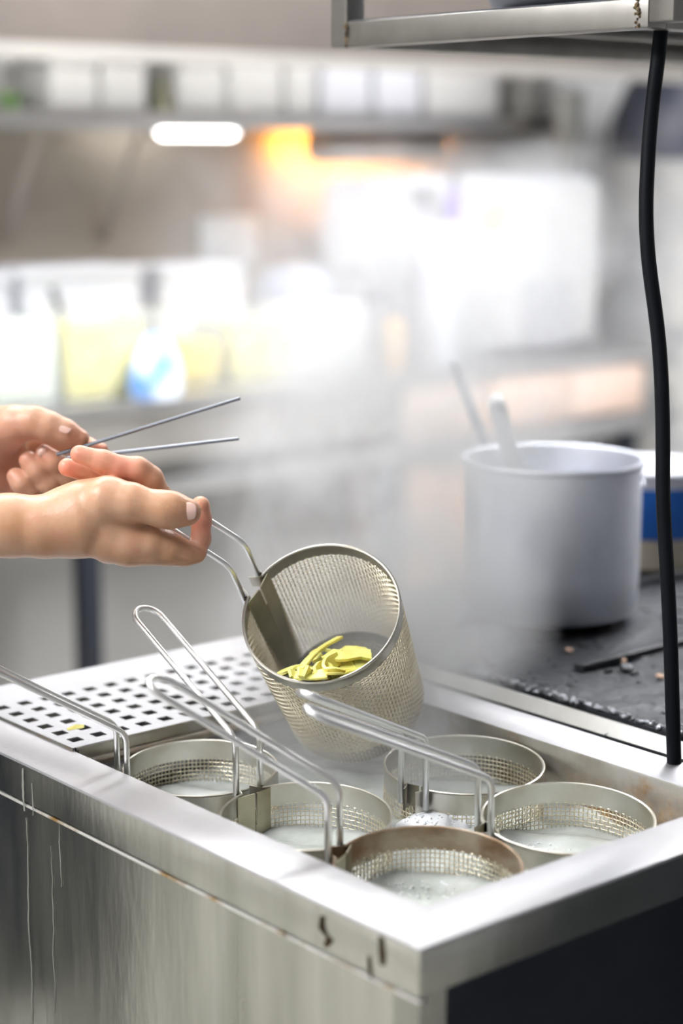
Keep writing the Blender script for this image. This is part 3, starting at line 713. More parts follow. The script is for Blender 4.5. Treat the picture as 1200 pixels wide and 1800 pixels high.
V, F = sdf_mesh(cl([[(hd+fu*0.055-fdir*0.012, 0.092), (hd+fu*0.01-fdir*0.03, 0.085)]]), 0.008, 0.03, 0.02)
body_part('hair', V, F, M_HAIR)
for sg in (-1, 1): MB().sphere(hd+fdir*0.083+fu*0.02+fs*0.032*sg-pb, 0.009, 8, 6).build('eye', M_BLACK, person, False)

# chopsticks in the far hand
def rod(pa, pb_, Da, Db, label):
    a = atd(*pa, Da); b = atd(*pb_, Db); tip = 0.0014
    P = [a+(b-a)*t for t in np.linspace(0, 1, 6)]
    o = MB().tube(P, [0.0019, 0.0019, 0.0018, 0.0018, 0.0017, 0.0016], 8).build('chopstick', M_CHOP, None, True)
    return tag(o, label, 'chopsticks', 'metal chopsticks in the far hand')
rod((100,799), (422,700), 1.785, 1.76, 'upper metal chopstick pointing up and right from the far hand')
rod((120,806), (420,771), 1.80, 1.775, 'lower metal chopstick lying almost level behind the near hand')

# ================================================================== STOVE, POT
_p = atz(984, 1112, 0.9075); PR, PH = 0.1025, 0.181
PX, PY = _p[0]+PR*math.cos(AZ), _p[1]+PR*math.sin(AZ)
stove = empty('stove', (0.47, 0.0, 0))
tag(stove, 'charred black stove top with a spotted steel front strip behind the cooker', 'stove')
def sb(name, a, b, m, bev=0.0): return MB().box((a[0]-0.47, a[1], a[2]), (b[0]-0.47, b[1], b[2]), bev).build(name, m, stove)
SY0, SY1, SX1 = -0.45, 0.80, 1.45
sb('stove_body', (0.520, SY0, 0.10), (SX1, SY1, 0.862), M_DARKST)
_sp = [(0.4815-0.47, 0.8895), (0.4925-0.47, 0.9005), (0.4955-0.47, 0.9005), (0.4955-0.47, 0.897), (0.4845-0.47, 0.886)]
MB().add([(x_, y_, z_) for y_ in (SY0, SY1) for (x_, z_) in _sp], [(0,5,6,1),(1,6,7,2),(2,7,8,3),(3,8,9,4),(4,9,5,0),(4,3,2,1,0),(5,6,7,8,9)]).build('steel_strip', M_STRIP, stove)
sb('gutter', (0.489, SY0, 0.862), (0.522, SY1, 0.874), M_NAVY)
sb('shaded_gap_trim', (0.480, SY0, 0.10), (0.486, SY1, 0.886), M_NAVY)  # navy colour stands in for the shade in the gap below the strip
def topplate():
    nx, ny = 70, 110; xs = np.linspace(0.516, SX1, nx); ys = np.linspace(SY0, SY1, ny); V = []; F = []
    for y in ys:
        for x in xs:
            z = 0.899+0.0018*math.sin(37*x+3*math.sin(21*y))*math.sin(29*y)+random.uniform(-0.0008, 0.0008)
            V.append((x-0.47, y, z))
    for j in range(ny-1):
        for i in range(nx-1): F.append((j*nx+i, j*nx+i+1, (j+1)*nx+i+1, (j+1)*nx+i))
    return MB().add(V, F, True)
topplate().build('iron_top', M_IRON, stove, False)
sb('top_edge', (0.514, SY0, 0.876), (0.520, SY1, 0.8975), M_IRON)
cr = MB()
for i in range(420):
    y = random.uniform(SY0, 0.60); cr.sphere((0.050+random.gauss(0, 0.0030), y, 0.898+random.uniform(0, 0.002)), (random.uniform(.0015,.004), random.uniform(.002,.006), random.uniform(.001,.0035)), 6, 4)
o = cr.build('salt_crust', M_CRUST, stove, False); o['kind'] = 'stuff'
gk = MB()
for i in range(260):
    gk.sphere((random.uniform(0.06, 0.5), random.uniform(-0.1, 0.62), 0.899), (random.uniform(.002,.009), random.uniform(.002,.009), random.uniform(.001,.003)), 6, 4)
o = gk.build('burnt_residue', M_IRON, stove, False); o['kind'] = 'stuff'
# iron burner grate bars
for (y0, h) in ((0.20, 0.005), (0.40, 0.006), (0.62, 0.006)):
    sb('grate_bar', (0.60, y0, 0.898), (1.40, y0+0.014, 0.902+h), M_IRON, 0.002)
MB().lathe([(0.0, 0.0), (0.055, 0.0), (0.062, -0.006), (0.085, -0.008)], 40, (PX-0.47, PY, 0.907)).build('burner_ring', M_BLACK, stove)
for (px, py, m_, s_) in ((1092,1160,M_CARD,0.006), (1100,1172,M_CRUST,0.008), (1000,1142,M_CARD,0.0045), (1160,1188,M_CARD,0.005)):
    p = atz(px, py, 0.902); MB().sphere((p[0]-0.47, p[1], 0.9015), (s_*0.7, s_*1.2, s_*0.5), 8, 5).build('burnt_crumb', m_, stove)
pot = empty('stock_pot', (PX, PY, 0.9075)); tag(pot, 'dented aluminium stock pot standing on the black stove', 'pot')
MB().lathe([(0.0, 0.0), (PR-0.020, 0.0), (PR-0.008, 0.004), (PR-0.002, 0.014), (PR-0.0005, 0.05), (PR, PH-0.006), (PR+0.003, PH-0.005), (PR+0.0045, PH-0.001), (PR+0.003, PH+0.002), (PR-0.001, PH+0.001), (PR-0.0025, PH-0.004), (PR-0.004, 0.05), (PR-0.006, 0.012), (PR-0.02, 0.005), (0.0, 0.005)], 80).build('pot_body', M_ALU, pot)
for a in (math.radians(5),):
    P = []
    for t in np.linspace(0, math.pi, 11): P.append((math.cos(a)*(PR+0.004+0.030*math.sin(t))-math.sin(a)*0.045*math.cos(t), math.sin(a)*(PR+0.004+0.030*math.sin(t))+math.cos(a)*0.045*math.cos(t), PH-0.040))
    MB().tube(P, 0.0045, 8).build('pot_handle', M_ALU, pot)
def utensil(name, p0, p1, D0, D1, w, m, label, cat):
    a = atd(*p0, D0); b = atd(*p1, D1); d = (b-a)/np.linalg.norm(b-a); t = np.array(tocam)
    n = 12; P = [a+(b-a)*i/(n-1) for i in range(n)]
    mb = ribbon(P, w, 0.005, t)
    mb.sphere(b, (w*0.5, w*0.5, w*0.5), 10, 6)
    return tag(mb.build(name, m), label, cat)
utensil('ladle', (884,864), (797,640), 2.27, 2.25, 0.012, M_LADLE, 'grey steel ladle handle leaning out of the stock pot', 'ladle')
utensil('spatula', (915,866), (872,708), 2.25, 2.23, 0.021, M_SPAT, 'white rounded spatula handle leaning in the stock pot', 'spatula')
tub = empty('food_tub', (1.065, 0.715, 0.905)); tag(tub, 'blue banded plastic tub standing behind the stock pot', 'tub')
MB().lathe([(0, 0), (0.077, 0), (0.080, 0.040)], 40).build('tub_base', M_BEIGE, tub)
MB().lathe([(0.080, 0.040), (0.0812, 0.041), (0.084, 0.106), (0.083, 0.107)], 40).build('blue_band', M_BLUEB, tub)
MB().lathe([(0.083, 0.107), (0.085, 0.122), (0.088, 0.124), (0.086, 0.128), (0.0, 0.130)], 40).build('tub_lid', M_WPLAS, tub)

# ================================================================== OVERHEAD SHELF, CABLE
sh = empty('overhead_shelf', (0.44, 0.2, 1.54)); tag(sh, 'welded square tube steel shelf hanging above the stove', 'shelf')
T = 0.025; SLX, SLY = 0.62, 0.42
def st(name, a, b, m=M_TUBE, bev=0.002): return MB().box(a, b, bev).build(name, m, sh)
st('frame_tube', (0, 0.0, 0), (T, SLY-T, T))                                   # front bar
st('frame_tube', (T, SLY-T, 0), (SLX, SLY, T)); st('frame_tube', (T, -0.0, 0), (SLX, T, T)); st('frame_tube', (SLX-T, T, 0), (SLX, SLY-T, T))
st('post', (0, SLY-T, -0.0), (T, SLY, ZC-1.54)); st('post', (0, -T*1.1, 0.004), (T, 0, ZC-1.54)); st('post', (SLX-T, SLY, 0), (SLX, SLY+T, ZC-1.54)); st('post', (SLX-T, -T, 0), (SLX, 0, ZC-1.54))
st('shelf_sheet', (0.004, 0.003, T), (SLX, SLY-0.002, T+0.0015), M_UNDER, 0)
st('under_rail', (T, SLY-T-0.10, T-0.010), (SLX-T, SLY-T-0.085, T), M_TUBE)
wl = MB()
for k in range(26): wl.sphere((random.uniform(-0.001, 0.002), SLY-T+random.uniform(-0.0015, 0.0015), random.uniform(0.0, T+0.001)), random.uniform(.001, .0022), 6, 4)
wl.build('weld_seam', M_WELD, sh, False)
wl = MB()
for k in range(22): wl.sphere((random.uniform(-0.0012, 0.001), 0.012+random.uniform(-0.003, 0.003), random.uniform(0.0, T)), random.uniform(.0009, .0022), 6, 4)
wl.build('weld_seam', M_WELD, sh, False)
pan = empty('steel_pan', (0.60, 0.40, 1.5675)); tag(pan, 'grey steel pan with rounded bottom standing on the overhead shelf', 'pan')
MB().lathe([(0, 0), (0.085, 0.0), (0.105, 0.008), (0.118, 0.03), (0.125, 0.09), (0.128, 0.092), (0.128, 0.094), (0.122, 0.093), (0.112, 0.03), (0.1, 0.012), (0, 0.006)], 56).build('pan_body', M_PAN, pan)
MB().box((-0.02, -0.26, 0.075), (0.0, -0.115, 0.083), 0.002).build('pan_handle', M_PAN, pan)
tag(MB().box((0.845, 0.235, 1.5672), (1.03, 0.42, 1.66), 0.012).build('storage_tin', M_GREYD), 'dark bluish square tin at the cable end of the overhead shelf', 'tin')
CB = [(1164,-10,1.640),(1163,30,1.640),(1158,90,1.640),(1150,150,1.642),(1142,220,1.645),(1137,300,1.645),(1134,380,1.645),(1139,460,1.645),(1149,530,1.645),(1158,600,1.645),(1163,680,1.645),(1165,780,1.645),(1164,860,1.645),(1168,940,1.648),(1173,1020,1.650),(1178,1120,1.655),(1181,1220,1.660),(1184,1330,1.668),(1187,1400,1.69),(1190,1500,1.72)]
cp = np.array([atd(*c) for c in CB]); t = np.linspace(0, len(cp)-1, 90); cp = np.array([[np.interp(a, range(len(cp)), cp[:, k]) for k in range(3)] for a in t])
for _ in range(6): cp[1:-1] = (cp[:-2]+2*cp[1:-1]+cp[2:])/4
tag(MB().tube(cp, 0.0066, 12).build('power_cable', M_BLACK), 'thick black cable hanging from the overhead shelf down behind the cooker', 'cable')

# ================================================================== BACKGROUND COUNTER (y = 2.5)
CY = 2.5
ct = empty('counter', (0.0, CY, 0)); tag(ct, 'long stainless steel work counter along the white wall', 'counter')
def cb(name, a, b, m, bev=0.0): return MB().box((a[0], a[1]-CY, a[2]), (b[0], b[1]-CY, b[2]), bev).build(name, m, ct)
cb('worktop', (-0.6, CY, 0.875), (3.18, YB, 0.905), M_CTOP, 0.004)
cb('apron', (-0.6, CY+0.012, 0.76), (2.24, CY+0.03, 0.875), M_CFRONT)
for k in range(3): cb('drawer_front', (2.26+0.30*k, CY+0.008, 0.74), (2.55+0.30*k, CY+0.03, 0.868), mat('beige_panel', (0.72,0.54,0.44), 0.6), 0.004)
cb('rail', (-0.6, CY-0.005, 0.685), (3.14, CY+0.03, 0.725), M_CTOP, 0.003)
cb('back_panel', (-0.6, CY+0.24, 0.12), (2.26, CY+0.26, 0.76), M_CLOW)
cb('lower_shelf', (-0.6, CY+0.01, 0.10), (3.16, YB-0.05, 0.125), M_CFRONT)
for x in (-0.5, 1.318, 2.19, 3.08): cb('leg', (x, CY+0.002, 0), (x+0.045, CY+0.05, 0.685), M_LEGD, 0.003)
# steel splash back with the socket
sp = box('splashback', (-0.6, YB-0.010, 0.9055), (2.85, YB-0.001, 1.518), M_SPLASH); tag(sp, 'warm grey steel splashback behind the counter', 'splashback')
def wallbox(name, px0, px1, py0, py1, Y, th, m, label, cat, bev=0.004):
    a = aty(px0, py1, Y); b = aty(px1, py0, Y)
    return tag(box(name, (a[0], Y, a[2]), (b[0], Y+th, b[2]), m, None, bev), label, cat)
so = empty('wall_socket', (*aty(407, 420, YB-0.035)[:2], aty(407, 420, YB-0.035)[2])); tag(so, 'white square wall socket on the steel splashback', 'socket')
MB().box((-0.092, 0, -0.062), (0.092, 0.024, 0.062), 0.008).build('cover_plate', mat('socket_white', (0.86,0.86,0.85), 0.4), so)
MB().lathe([(0, 0.0), (0.018, 0.0), (0.020, 0.004)], 24).build('socket_well', mat('socket_grey', (0.45,0.46,0.42), 0.6), so).rotation_euler = (math.radians(90), 0, 0)
so.children[-1].location = (0, -0.0005, 0) if so.children else (0, 0, 0)
for ch_ in so.children:
    if ch_.name.startswith('socket_well'): ch_.location = (0.004, 0.0025, 0.0)
# wall shelf with brackets
ws = empty('wall_shelf', (0.0, 2.94, 1.525)); tag(ws, 'stainless steel wall shelf carrying white tubs', 'shelf')
MB().box((-0.5, 0, -0.006), (3.30, 0.205, 0.006)).build('shelf_board', M_CTOP, ws)
MB().box((-0.5, -0.004, -0.034), (3.30, 0.0, 0.008), 0.001).build('front_lip', M_CTOP, ws)
for x in (0.62, 1.52, 1.80):
    b = MB(); b.tube([(x, 0.015, -0.02), (x, 0.19, -0.30)], 0.013, 4); b.build('bracket', mat('bracket_steel', (0.50,0.45,0.40), 0.5, 0.4), ws)
xa_, xb_ = aty(272, 232, 2.955)[0], aty(412, 232, 2.955)[0]; zl_ = aty(340, 234, 2.955)[2]
ul = empty('shelf_lamp', ((xa_+xb_)/2, 2.955, zl_)); tag(ul, 'short white tube lamp glowing under the front lip of the wall shelf', 'lamp')
wl_ = (xb_-xa_)/2
MB().tube([(-wl_, 0, 0), (wl_, 0, 0)], 0.011, 12).build('lamp_tube', mat('shelf_tube', (1,1,1), 0.5, emit=(1.0,0.98,0.95), es=LIGHT*0.5), ul)
for sx_ in (-1, 1): MB().box((sx_*wl_-0.010, -0.010, -0.012), (sx_*wl_+0.010, 0.012, 1.4985-zl_), 0.002).build('lamp_holder', M_CFRONT, ul)
# heat lamp under the shelf gives the orange glow on the splashback
hl = empty('heat_lamp', (2.62, 3.02, 1.449)); tag(hl, 'orange heat lamp glowing under the wall shelf', 'lamp')
V = []; F = []; nA = 10
for i in range(nA+1):
    an = math.radians(55+225*i/nA)
    for x in (-0.22, 0.22): V.append((x, 0.045*math.cos(an), 0.005+0.045*math.sin(an)))
for i in range(nA): F.append((2*i, 2*i+1, 2*i+3, 2*i+2))
o = MB().add(V, F, True).build('reflector', M_LAMPM, hl); o.modifiers.new('thick', 'SOLIDIFY').thickness = 0.003
MB().tube([(-0.20, 0, 0.005), (0.20, 0, 0.005)], 0.008, 10).build('heating_tube', mat('heat_bulb', (1,0.5,0.1), 0.4, emit=(1.0,0.42,0.06), es=70), hl)
for x in (-0.223, 0.223):
    cap = [(x, 0.046*math.cos(math.radians(a_)), 0.005+0.046*math.sin(math.radians(a_))) for a_ in range(0, 360, 30)]
    MB().add(cap+[(x+0.003, p_[1], p_[2]) for p_ in cap], [tuple(range(12)), tuple(range(23, 11, -1))]+[(i_, (i_+1) % 12, 12+(i_+1) % 12, 12+i_) for i_ in range(12)]).build('end_cap', M_LAMPM, hl)
for x in (-0.18, 0.18): MB().box((x-0.006, -0.006, 0.048), (x+0.006, 0.006, 0.07)).build('hanger', M_LAMPM, hl)
# hood above
hood = empty('exhaust_hood', (0.0, 2.35, 1.635)); tag(hood, 'wide brownish steel exhaust hood above the counter', 'hood')
b = MB(); V = [(-0.6,0,0),(3.1,0,0),(3.1,0,0.34),(-0.6,0,0.34),(-0.6,0.78,0.08),(3.1,0.78,0.08),(3.1,0.78,0.8),(-0.6,0.78,0.8),(-0.6,0.012,0.16),(3.1,0.012,0.16),(3.1,0.78,0.16),(-0.6,0.78,0.16),(-0.6,0.012,0),(3.1,0.012,0)]
b.add(V, [(0,1,2,3),(3,2,6,7),(8,11,10,9),(0,3,7,4),(1,5,6,2),(0,12,13,1),(12,8,9,13)]); b.build('hood_body', M_HOOD, hood)
MB().box((-0.6, -0.006, -0.018), (3.1, 0.0, 0.012)).build('hood_lip', M_CFRONT, hood)
for x0 in (-0.45, 0.72, 1.89):
    MB().box((x0, 0.26, 0.135), (x0+1.1, 0.48, 0.158), 0.004).build('added_hood_light', mat('added_hood_diffuser', (1,1,1), 0.5, emit=(1.0,0.98,0.95), es=LIGHT*0.23), hood)  # unseen lights added inside the hood to brighten shelf and counter

# things on the counter ------------------------------------------------
def tub_box(name, px0, px1, pyt, Y, depth, m, label, cat, lid=None, fill=None, fillh=0.6, grp=None, r=0.012, zb=0.905):
    a = aty(px0, 650, Y); b = aty(px1, 650, Y); top = aty((px0+px1)/2, pyt, Y)[2]
    cx = (a[0]+b[0])/2; w = (b[0]-a[0])/2; h = top-zb
    t = empty(name, (cx, Y, zb))
    if fill is None:
        MB().box((-w, 0, 0), (w, depth, h*0.9), r, seg=3).build('tub_body', m, t)
    else:
        s = MB(); th = 0.003
        s.box((-w, 0, 0), (w, th, h*0.93)); s.box((-w, depth-th, 0), (w, depth, h*0.93)); s.box((-w, th, 0), (-w+th, depth-th, h*0.93)); s.box((w-th, th, 0), (w, depth-th, h*0.93)); s.box((-w+th, th, 0), (w-th, depth-th, th))
        s.build('clear_box', m, t)
        MB().box((-w+0.006, 0.006, 0.004), (w-0.006, depth-0.006, h*fillh), 0.01, seg=2).build('contents', fill, t)
    if lid: MB().box((-w-0.004, -0.004, h*0.9), (w+0.004, depth+0.004, h), 0.006).build('lid', lid, t)
    return tag(t, label, cat, grp)
G = 'food containers on the counter'
tub_box('storage_tub', -60, 26, 482, 2.80, 0.18, M_WPLAS, 'white tub cut by the left edge of the picture', 'tub', M_WPLAS, grp=G)
tub_box('storage_tub', 42, 252, 470, 2.80, 0.20, M_WPLAS, 'widest white tub in the back row on the counter', 'tub', M_WPLAS, grp=G)
tub_box('storage_tub', 292, 432, 466, 2.80, 0.20, M_WPLAS, 'white tub standing under the wall socket', 'tub', M_WPLAS, grp=G)
o = empty('mixing_bowl', (*aty(520, 600, 2.90)[:2], 0.905)); tag(o, 'pale upturned bowl with a bright rim at the end of the back row', 'bowl', G)
hb = aty(520, 462, 2.9)[2]-0.905
MB().lathe([(0.125, 0), (0.127, 0.02), (0.122, hb*0.55), (0.105, hb*0.8), (0.07, hb*0.96), (0.0, hb)], 40).build('bowl_shell', mat('pale_bowl', (0.46,0.48,0.56), 0.35), o)
tub_box('clear_container', -70, 108, 548, 2.56, 0.16, M_CLEAR, 'clear box of pale greenish food at the left picture edge', 'container', None, M_PALEG, 0.85, G)
tub_box('clear_container', 116, 258, 534, 2.55, 0.16, M_CLEAR, 'clear box of pale yellow food with a spoon in it', 'container', None, M_PALEY, 0.80, G)
tub_box('clear_container', 266, 396, 532, 2.62, 0.16, M_CLEAR, 'clear box half filled with bright yellow food', 'container', None, M_YEL, 0.52, G)
tub_box('clear_container', 406, 516, 532, 2.62, 0.15, M_CLEAR, 'clear box of yellow food beside the white carton', 'container', None, M_PALEY, 0.75, G)
tub_box('white_carton', 524, 646, 522, 2.60, 0.16, M_WPLAS2, 'plain white carton at the right end of the container row', 'carton', None, grp=G)
a = aty(112, 560, 2.60); b_ = aty(100, 505, 2.60)
tag(MB().tube([(a[0]+0.02, 2.60, 1.02), (b_[0], 2.62, b_[2])], [0.006, 0.009], 8).build('spoon', M_DARKST), 'dark spoon handle sticking out of the pale yellow box', 'spoon')
bg = aty(268, 700, 2.53)
def bag():
    mb = MB(); prof = [(0.0, 0.0), (0.058, 0.0), (0.064, 0.03), (0.058, 0.07), (0.045, 0.10), (0.034, 0.115), (0.030, 0.13), (0.022, 0.14), (0.0, 0.142)]
    n = 22; V = []; F = []; k = len(prof)
    for i in range(n):
        a = 2*math.pi*i/n; wv = 1+0.10*math.sin(3*a)+0.07*math.sin(7*a)
        for (r, z) in prof: V.append((r*wv*math.cos(a), r*0.6*wv*math.sin(a), z))
    for i in range(n):
        j = (i+1) % n
        for q_ in range(k-1): F.append((i*k+q_, j*k+q_, j*k+q_+1, i*k+q_+1))
    return mb.add(V, F, True)
o = bag().build('plastic_bag', M_BLUE); o.location = (bg[0], 2.505, 0.905); tag(o, 'crumpled blue and white plastic bag in front of the yellow boxes', 'bag')
# white tubs along the wall shelf
SG = 'white tubs on the wall shelf'
def shelf_tub(px0, px1, pyt, label, m=M_WPLAS2, Y=2.96):
    a = aty(px0, 190, Y); b = aty(px1, 190, Y); h = aty((px0+px1)/2, pyt, Y)[2]-1.532
    t = empty('shelf_tub', ((a[0]+b[0])/2, Y, 1.532)); w = (b[0]-a[0])/2-0.004
    MB().box((-w, 0, 0), (w, 0.16, h*0.86), 0.012, seg=3).build('tub_body', m, t); MB().box((-w-0.003, -0.004, h*0.86), (w+0.003, 0.164, h), 0.005).build('lid', m, t)
    return tag(t, label, 'tub', SG)
shelf_tub(86, 176, 104, 'white shelf tub just right of the green leaves'); shelf_tub(178, 262, 100, 'white shelf tub left of the dark funnel')
shelf_tub(312, 400, 102, 'white shelf tub just right of the dark funnel'); shelf_tub(402, 500, 100, 'second white shelf tub to the right of the dark funnel')
shelf_tub(503, 560, 98, 'narrow white shelf tub directly left of the overhead shelf post'); shelf_tub(566, 655, 104, 'white shelf tub below the overhead shelf corner', M_WPLAS)
shelf_tub(660, 742, 108, 'white shelf tub second to the right of the overhead shelf post', M_WPLAS); shelf_tub(748, 880, 106, 'broad white shelf tub left of the grey box', M_WPLAS2)
t = empty('grey_carton', (*aty(940, 190, 2.96)[:2], 1.532)); tag(t, 'grey blurred box near the right end of the wall shelf', 'box')
MB().box((-0.055, 0, 0), (0.055, 0.16, 0.115), 0.006).build('box_body', mat('carton_grey', (0.34,0.33,0.31), 0.6), t); MB().box((-0.058, -0.003, 0.10), (0.058, 0.163, 0.122), 0.004).build('lid', mat('carton_grey2', (0.42,0.41,0.39), 0.6), t)
o = MB().lathe([(0.0, 0.095), (0.008, 0.095), (0.012, 0.085), (0.030, 0.012), (0.034, 0.0), (0.0, 0.0)], 24).build('funnel', M_GREYD); o.location = (*aty(284, 195, 2.985)[:2], 1.532)
o.data.materials[0] = mat('olive_plastic', (0.16,0.16,0.10), 0.5); tag(o, 'dark olive funnel standing on the wall shelf between white tubs', 'funnel')
lf = empty('leafy_herb', (*aty(36, 205, 2.97)[:2], 1.532)); tag(lf, 'bunch of green leaves at the left end of the wall shelf', 'herb')
MB().tube([(0,0.04,0),(0.005,0.045,0.03)], [0.016, 0.010], 8).build('stems', M_GREEN, lf)
for k in range(14):
    a = random.uniform(0, 6.28); p = np.array([0.0, 0.045, 0.03]); d = np.array([math.cos(a)*0.6, math.sin(a)*0.5, random.uniform(-0.25, 0.5)])
    Q = [p+d*t*0.09+np.array([0, 0, -0.02*t*t]) for t in np.linspace(0, 1, 5)]
    V = []; F = []
    for i, q_ in enumerate(Q):
        ww = 0.017*math.sin(math.pi*(0.12+0.86*i/4)); s = np.cross(d, [0,0,1]); s /= np.linalg.norm(s); V += [q_-s*ww, q_+np.array([0,0,-0.003]), q_+s*ww]
    for i in range(4):
        for k2 in range(2): F.append((3*i+k2, 3*i+k2+1, 3*i+k2+4, 3*i+k2+3))
    MB().add(V, F, True).build('leaf', M_GREEN, lf, False)
# right part of the counter: white cabinet with notes, bottles, boxes below
fr = empty('white_fridge', (*aty(905, 590, 2.62)[:2], 0.905)); tag(fr, 'white countertop fridge standing at the right end of the counter', 'fridge')
MB().box((-0.30, 0.02, 0), (0.32, 0.45, 0.47), 0.02, seg=3).build('fridge_body', M_WPLAS, fr); MB().box((-0.295, 0.0, 0.02), (0.315, 0.02, 0.455), 0.006).build('fridge_door', M_WPLAS2, fr)
MB().box((-0.27, -0.025, 0.2), (-0.25, 0.0, 0.4), 0.006).build('fridge_handle', M_LADLE, fr)
MB().box((-0.13, -0.002, 0.33), (-0.03, 0.0, 0.40)).build('paper_note', mat('yellow_note', (0.72,0.62,0.38), 0.7), fr)
MB().box((0.02, -0.002, 0.02), (0.22, 0.0, 0.20)).build('grille', mat('grille_grey', (0.48,0.48,0.50), 0.6), fr)
bt = empty('spray_bottle', (*aty(797, 400, 2.57)[:2], 1.16)); 
bt.location = (*aty(797, 400, 2.56)[:2], aty(797, 392, 2.56)[2])
tag(bt, 'slim purple bottle with dark cap standing on the small white box', 'bottle')
MB().lathe([(0, 0), (0.020, 0), (0.021, 0.005), (0.021, 0.07), (0.010, 0.085), (0.010, 0.09)], 20).build('bottle_body', M_PURPLE, bt); MB().lathe([(0.010, 0.085), (0.013, 0.088), (0.012, 0.125), (0.0, 0.127)], 16).build('bottle_cap', M_GREYD, bt)
tp = aty(797, 392, 2.56)[2]
t = empty('white_caddy', (*aty(786, 500, 2.54)[:2], 0.905)); MB().box((-0.045, 0, 0), (0.05, 0.06, tp-0.905), 0.006).build('caddy_body', M_WPLAS, t); MB().box((-0.047, -0.002, tp-0.905-0.03), (0.052, 0.062, tp-0.905-0.001), 0.004).build('caddy_lid', M_WPLAS2, t)
tag(t, 'tall narrow white box under the purple bottle', 'box')
def kn(px, py, Y, r, m, name, label, cat):
    p = aty(px, py, Y); t = empty(name, (p[0], p[1], 0.905)); h = p[2]-0.905
    MB().lathe([(0, 0), (r, 0), (r*1.05, h*0.1), (r*1.05, h*0.7), (r*0.6, h*0.9), (r*0.6, h*0.95)], 24).build('jar_body', m, t); MB().lathe([(0, h), (r*0.65, h), (r*0.7, h*0.9), (0, h*0.9)], 20).build('jar_lid', M_GREYD, t)
    return tag(t, label, cat)
kn(692, 545, 2.60, 0.028, M_ORANGE, 'sauce_jar', 'jar of orange sauce standing right of the white carton', 'jar')
kn(628, 462, 2.70, 0.036, M_GREYD, 'spice_jar', 'dark grey jar behind the white carton', 'jar')
kn(738, 330, 2.62, 0.034, mat('grey_bottle', (0.30,0.29,0.33), 0.4), 'tall_flask', 'tall dark grey flask left of the purple bottle', 'flask')
def card(px0, px1, pyt, pyb, Y, m, label):
    a = aty(px0, pyb, Y); b = aty(px1, pyt, Y); t = empty('cardboard_box', ((a[0]+b[0])/2, Y, 0.126)); w = (b[0]-a[0])/2; h = b[2]-0.126
    MB().box((-w, 0, 0), (w, 0.3, h), 0.004).build('box_body', m, t); MB().box((-w-0.001, -0.002, h-0.004), (w+0.001, 0.15, h+0.001)).build('flap', m, t)
    return tag(t, label, 'box', 'cardboard boxes under the counter')
card(720, 830, 712, 800, 2.515, M_CARD, 'brown cardboard box under the counter left of the pot'); card(845, 985, 706, 800, 2.52, mat('cardboard2', (0.70,0.54,0.44), 0.75), 'pale cardboard box under the counter behind the pot')
# big lidded drum past the end of the counter
dp = atd(1240, 280, 5.5); DR = 0.287
dr = empty('lidded_drum', (dp[0], dp[1], 0)); tag(dr, 'large mottled grey drum with a dark domed lid behind the cable', 'drum')
M_DRUM = mat('mottled_drum', (0.46,0.45,0.42), 0.6, c2=(0.30,0.30,0.31), size=9, lo=0.38, hi=0.62, c3=(0.06,0.065,0.09), size3=4, lo3=0.56, hi3=0.70, bump=0.4, bsize=30)
MB().lathe([(0, 0), (DR*0.98, 0), (DR*1.06, dp[2]*0.45), (DR*1.02, dp[2]*0.8), (DR, dp[2])], 48).build('drum_body', M_DRUM, dr)
MB().lathe([(DR, dp[2]), (DR*1.01, dp[2]+0.01), (DR*0.97, dp[2]+0.11), (DR*0.82, dp[2]+0.22), (DR*0.5, dp[2]+0.31), (0.02, dp[2]+0.34), (0, dp[2]+0.34)], 48).build('drum_lid', mat('drum_lid', (0.055,0.06,0.085), 0.55, c2=(0.16,0.16,0.18), size=5, lo=0.45, hi=0.7), dr)
MB().tube([(-0.05, 0, dp[2]+0.335), (-0.03, 0, dp[2]+0.37), (0.03, 0, dp[2]+0.37), (0.05, 0, dp[2]+0.335)], 0.010, 8).build('lid_handle', M_BLACK, dr)
# conical strainer hanging at the end of the wall shelf
sp_ = aty(992, 205, 2.88); cs = empty('conical_strainer', (sp_[0], 2.865, 1.485)); tag(cs, 'grey conical strainer hanging at the right end of the wall shelf', 'strainer')
MB().lathe([(0.0, -0.135), (0.010, -0.125), (0.040, 0.0), (0.046, 0.12), (0.049, 0.122), (0.043, 0.12), (0.036, 0.0), (0.0, -0.12)], 28).build('cone', mat('strainer_grey', (0.36,0.36,0.33), 0.5, 0.3), cs)
MB().tube([(0, 0.044, 0.118), (0, 0.075, 0.10), (0, 0.084, 0.03)], 0.005, 8).build('hook', M_CFRONT, cs)

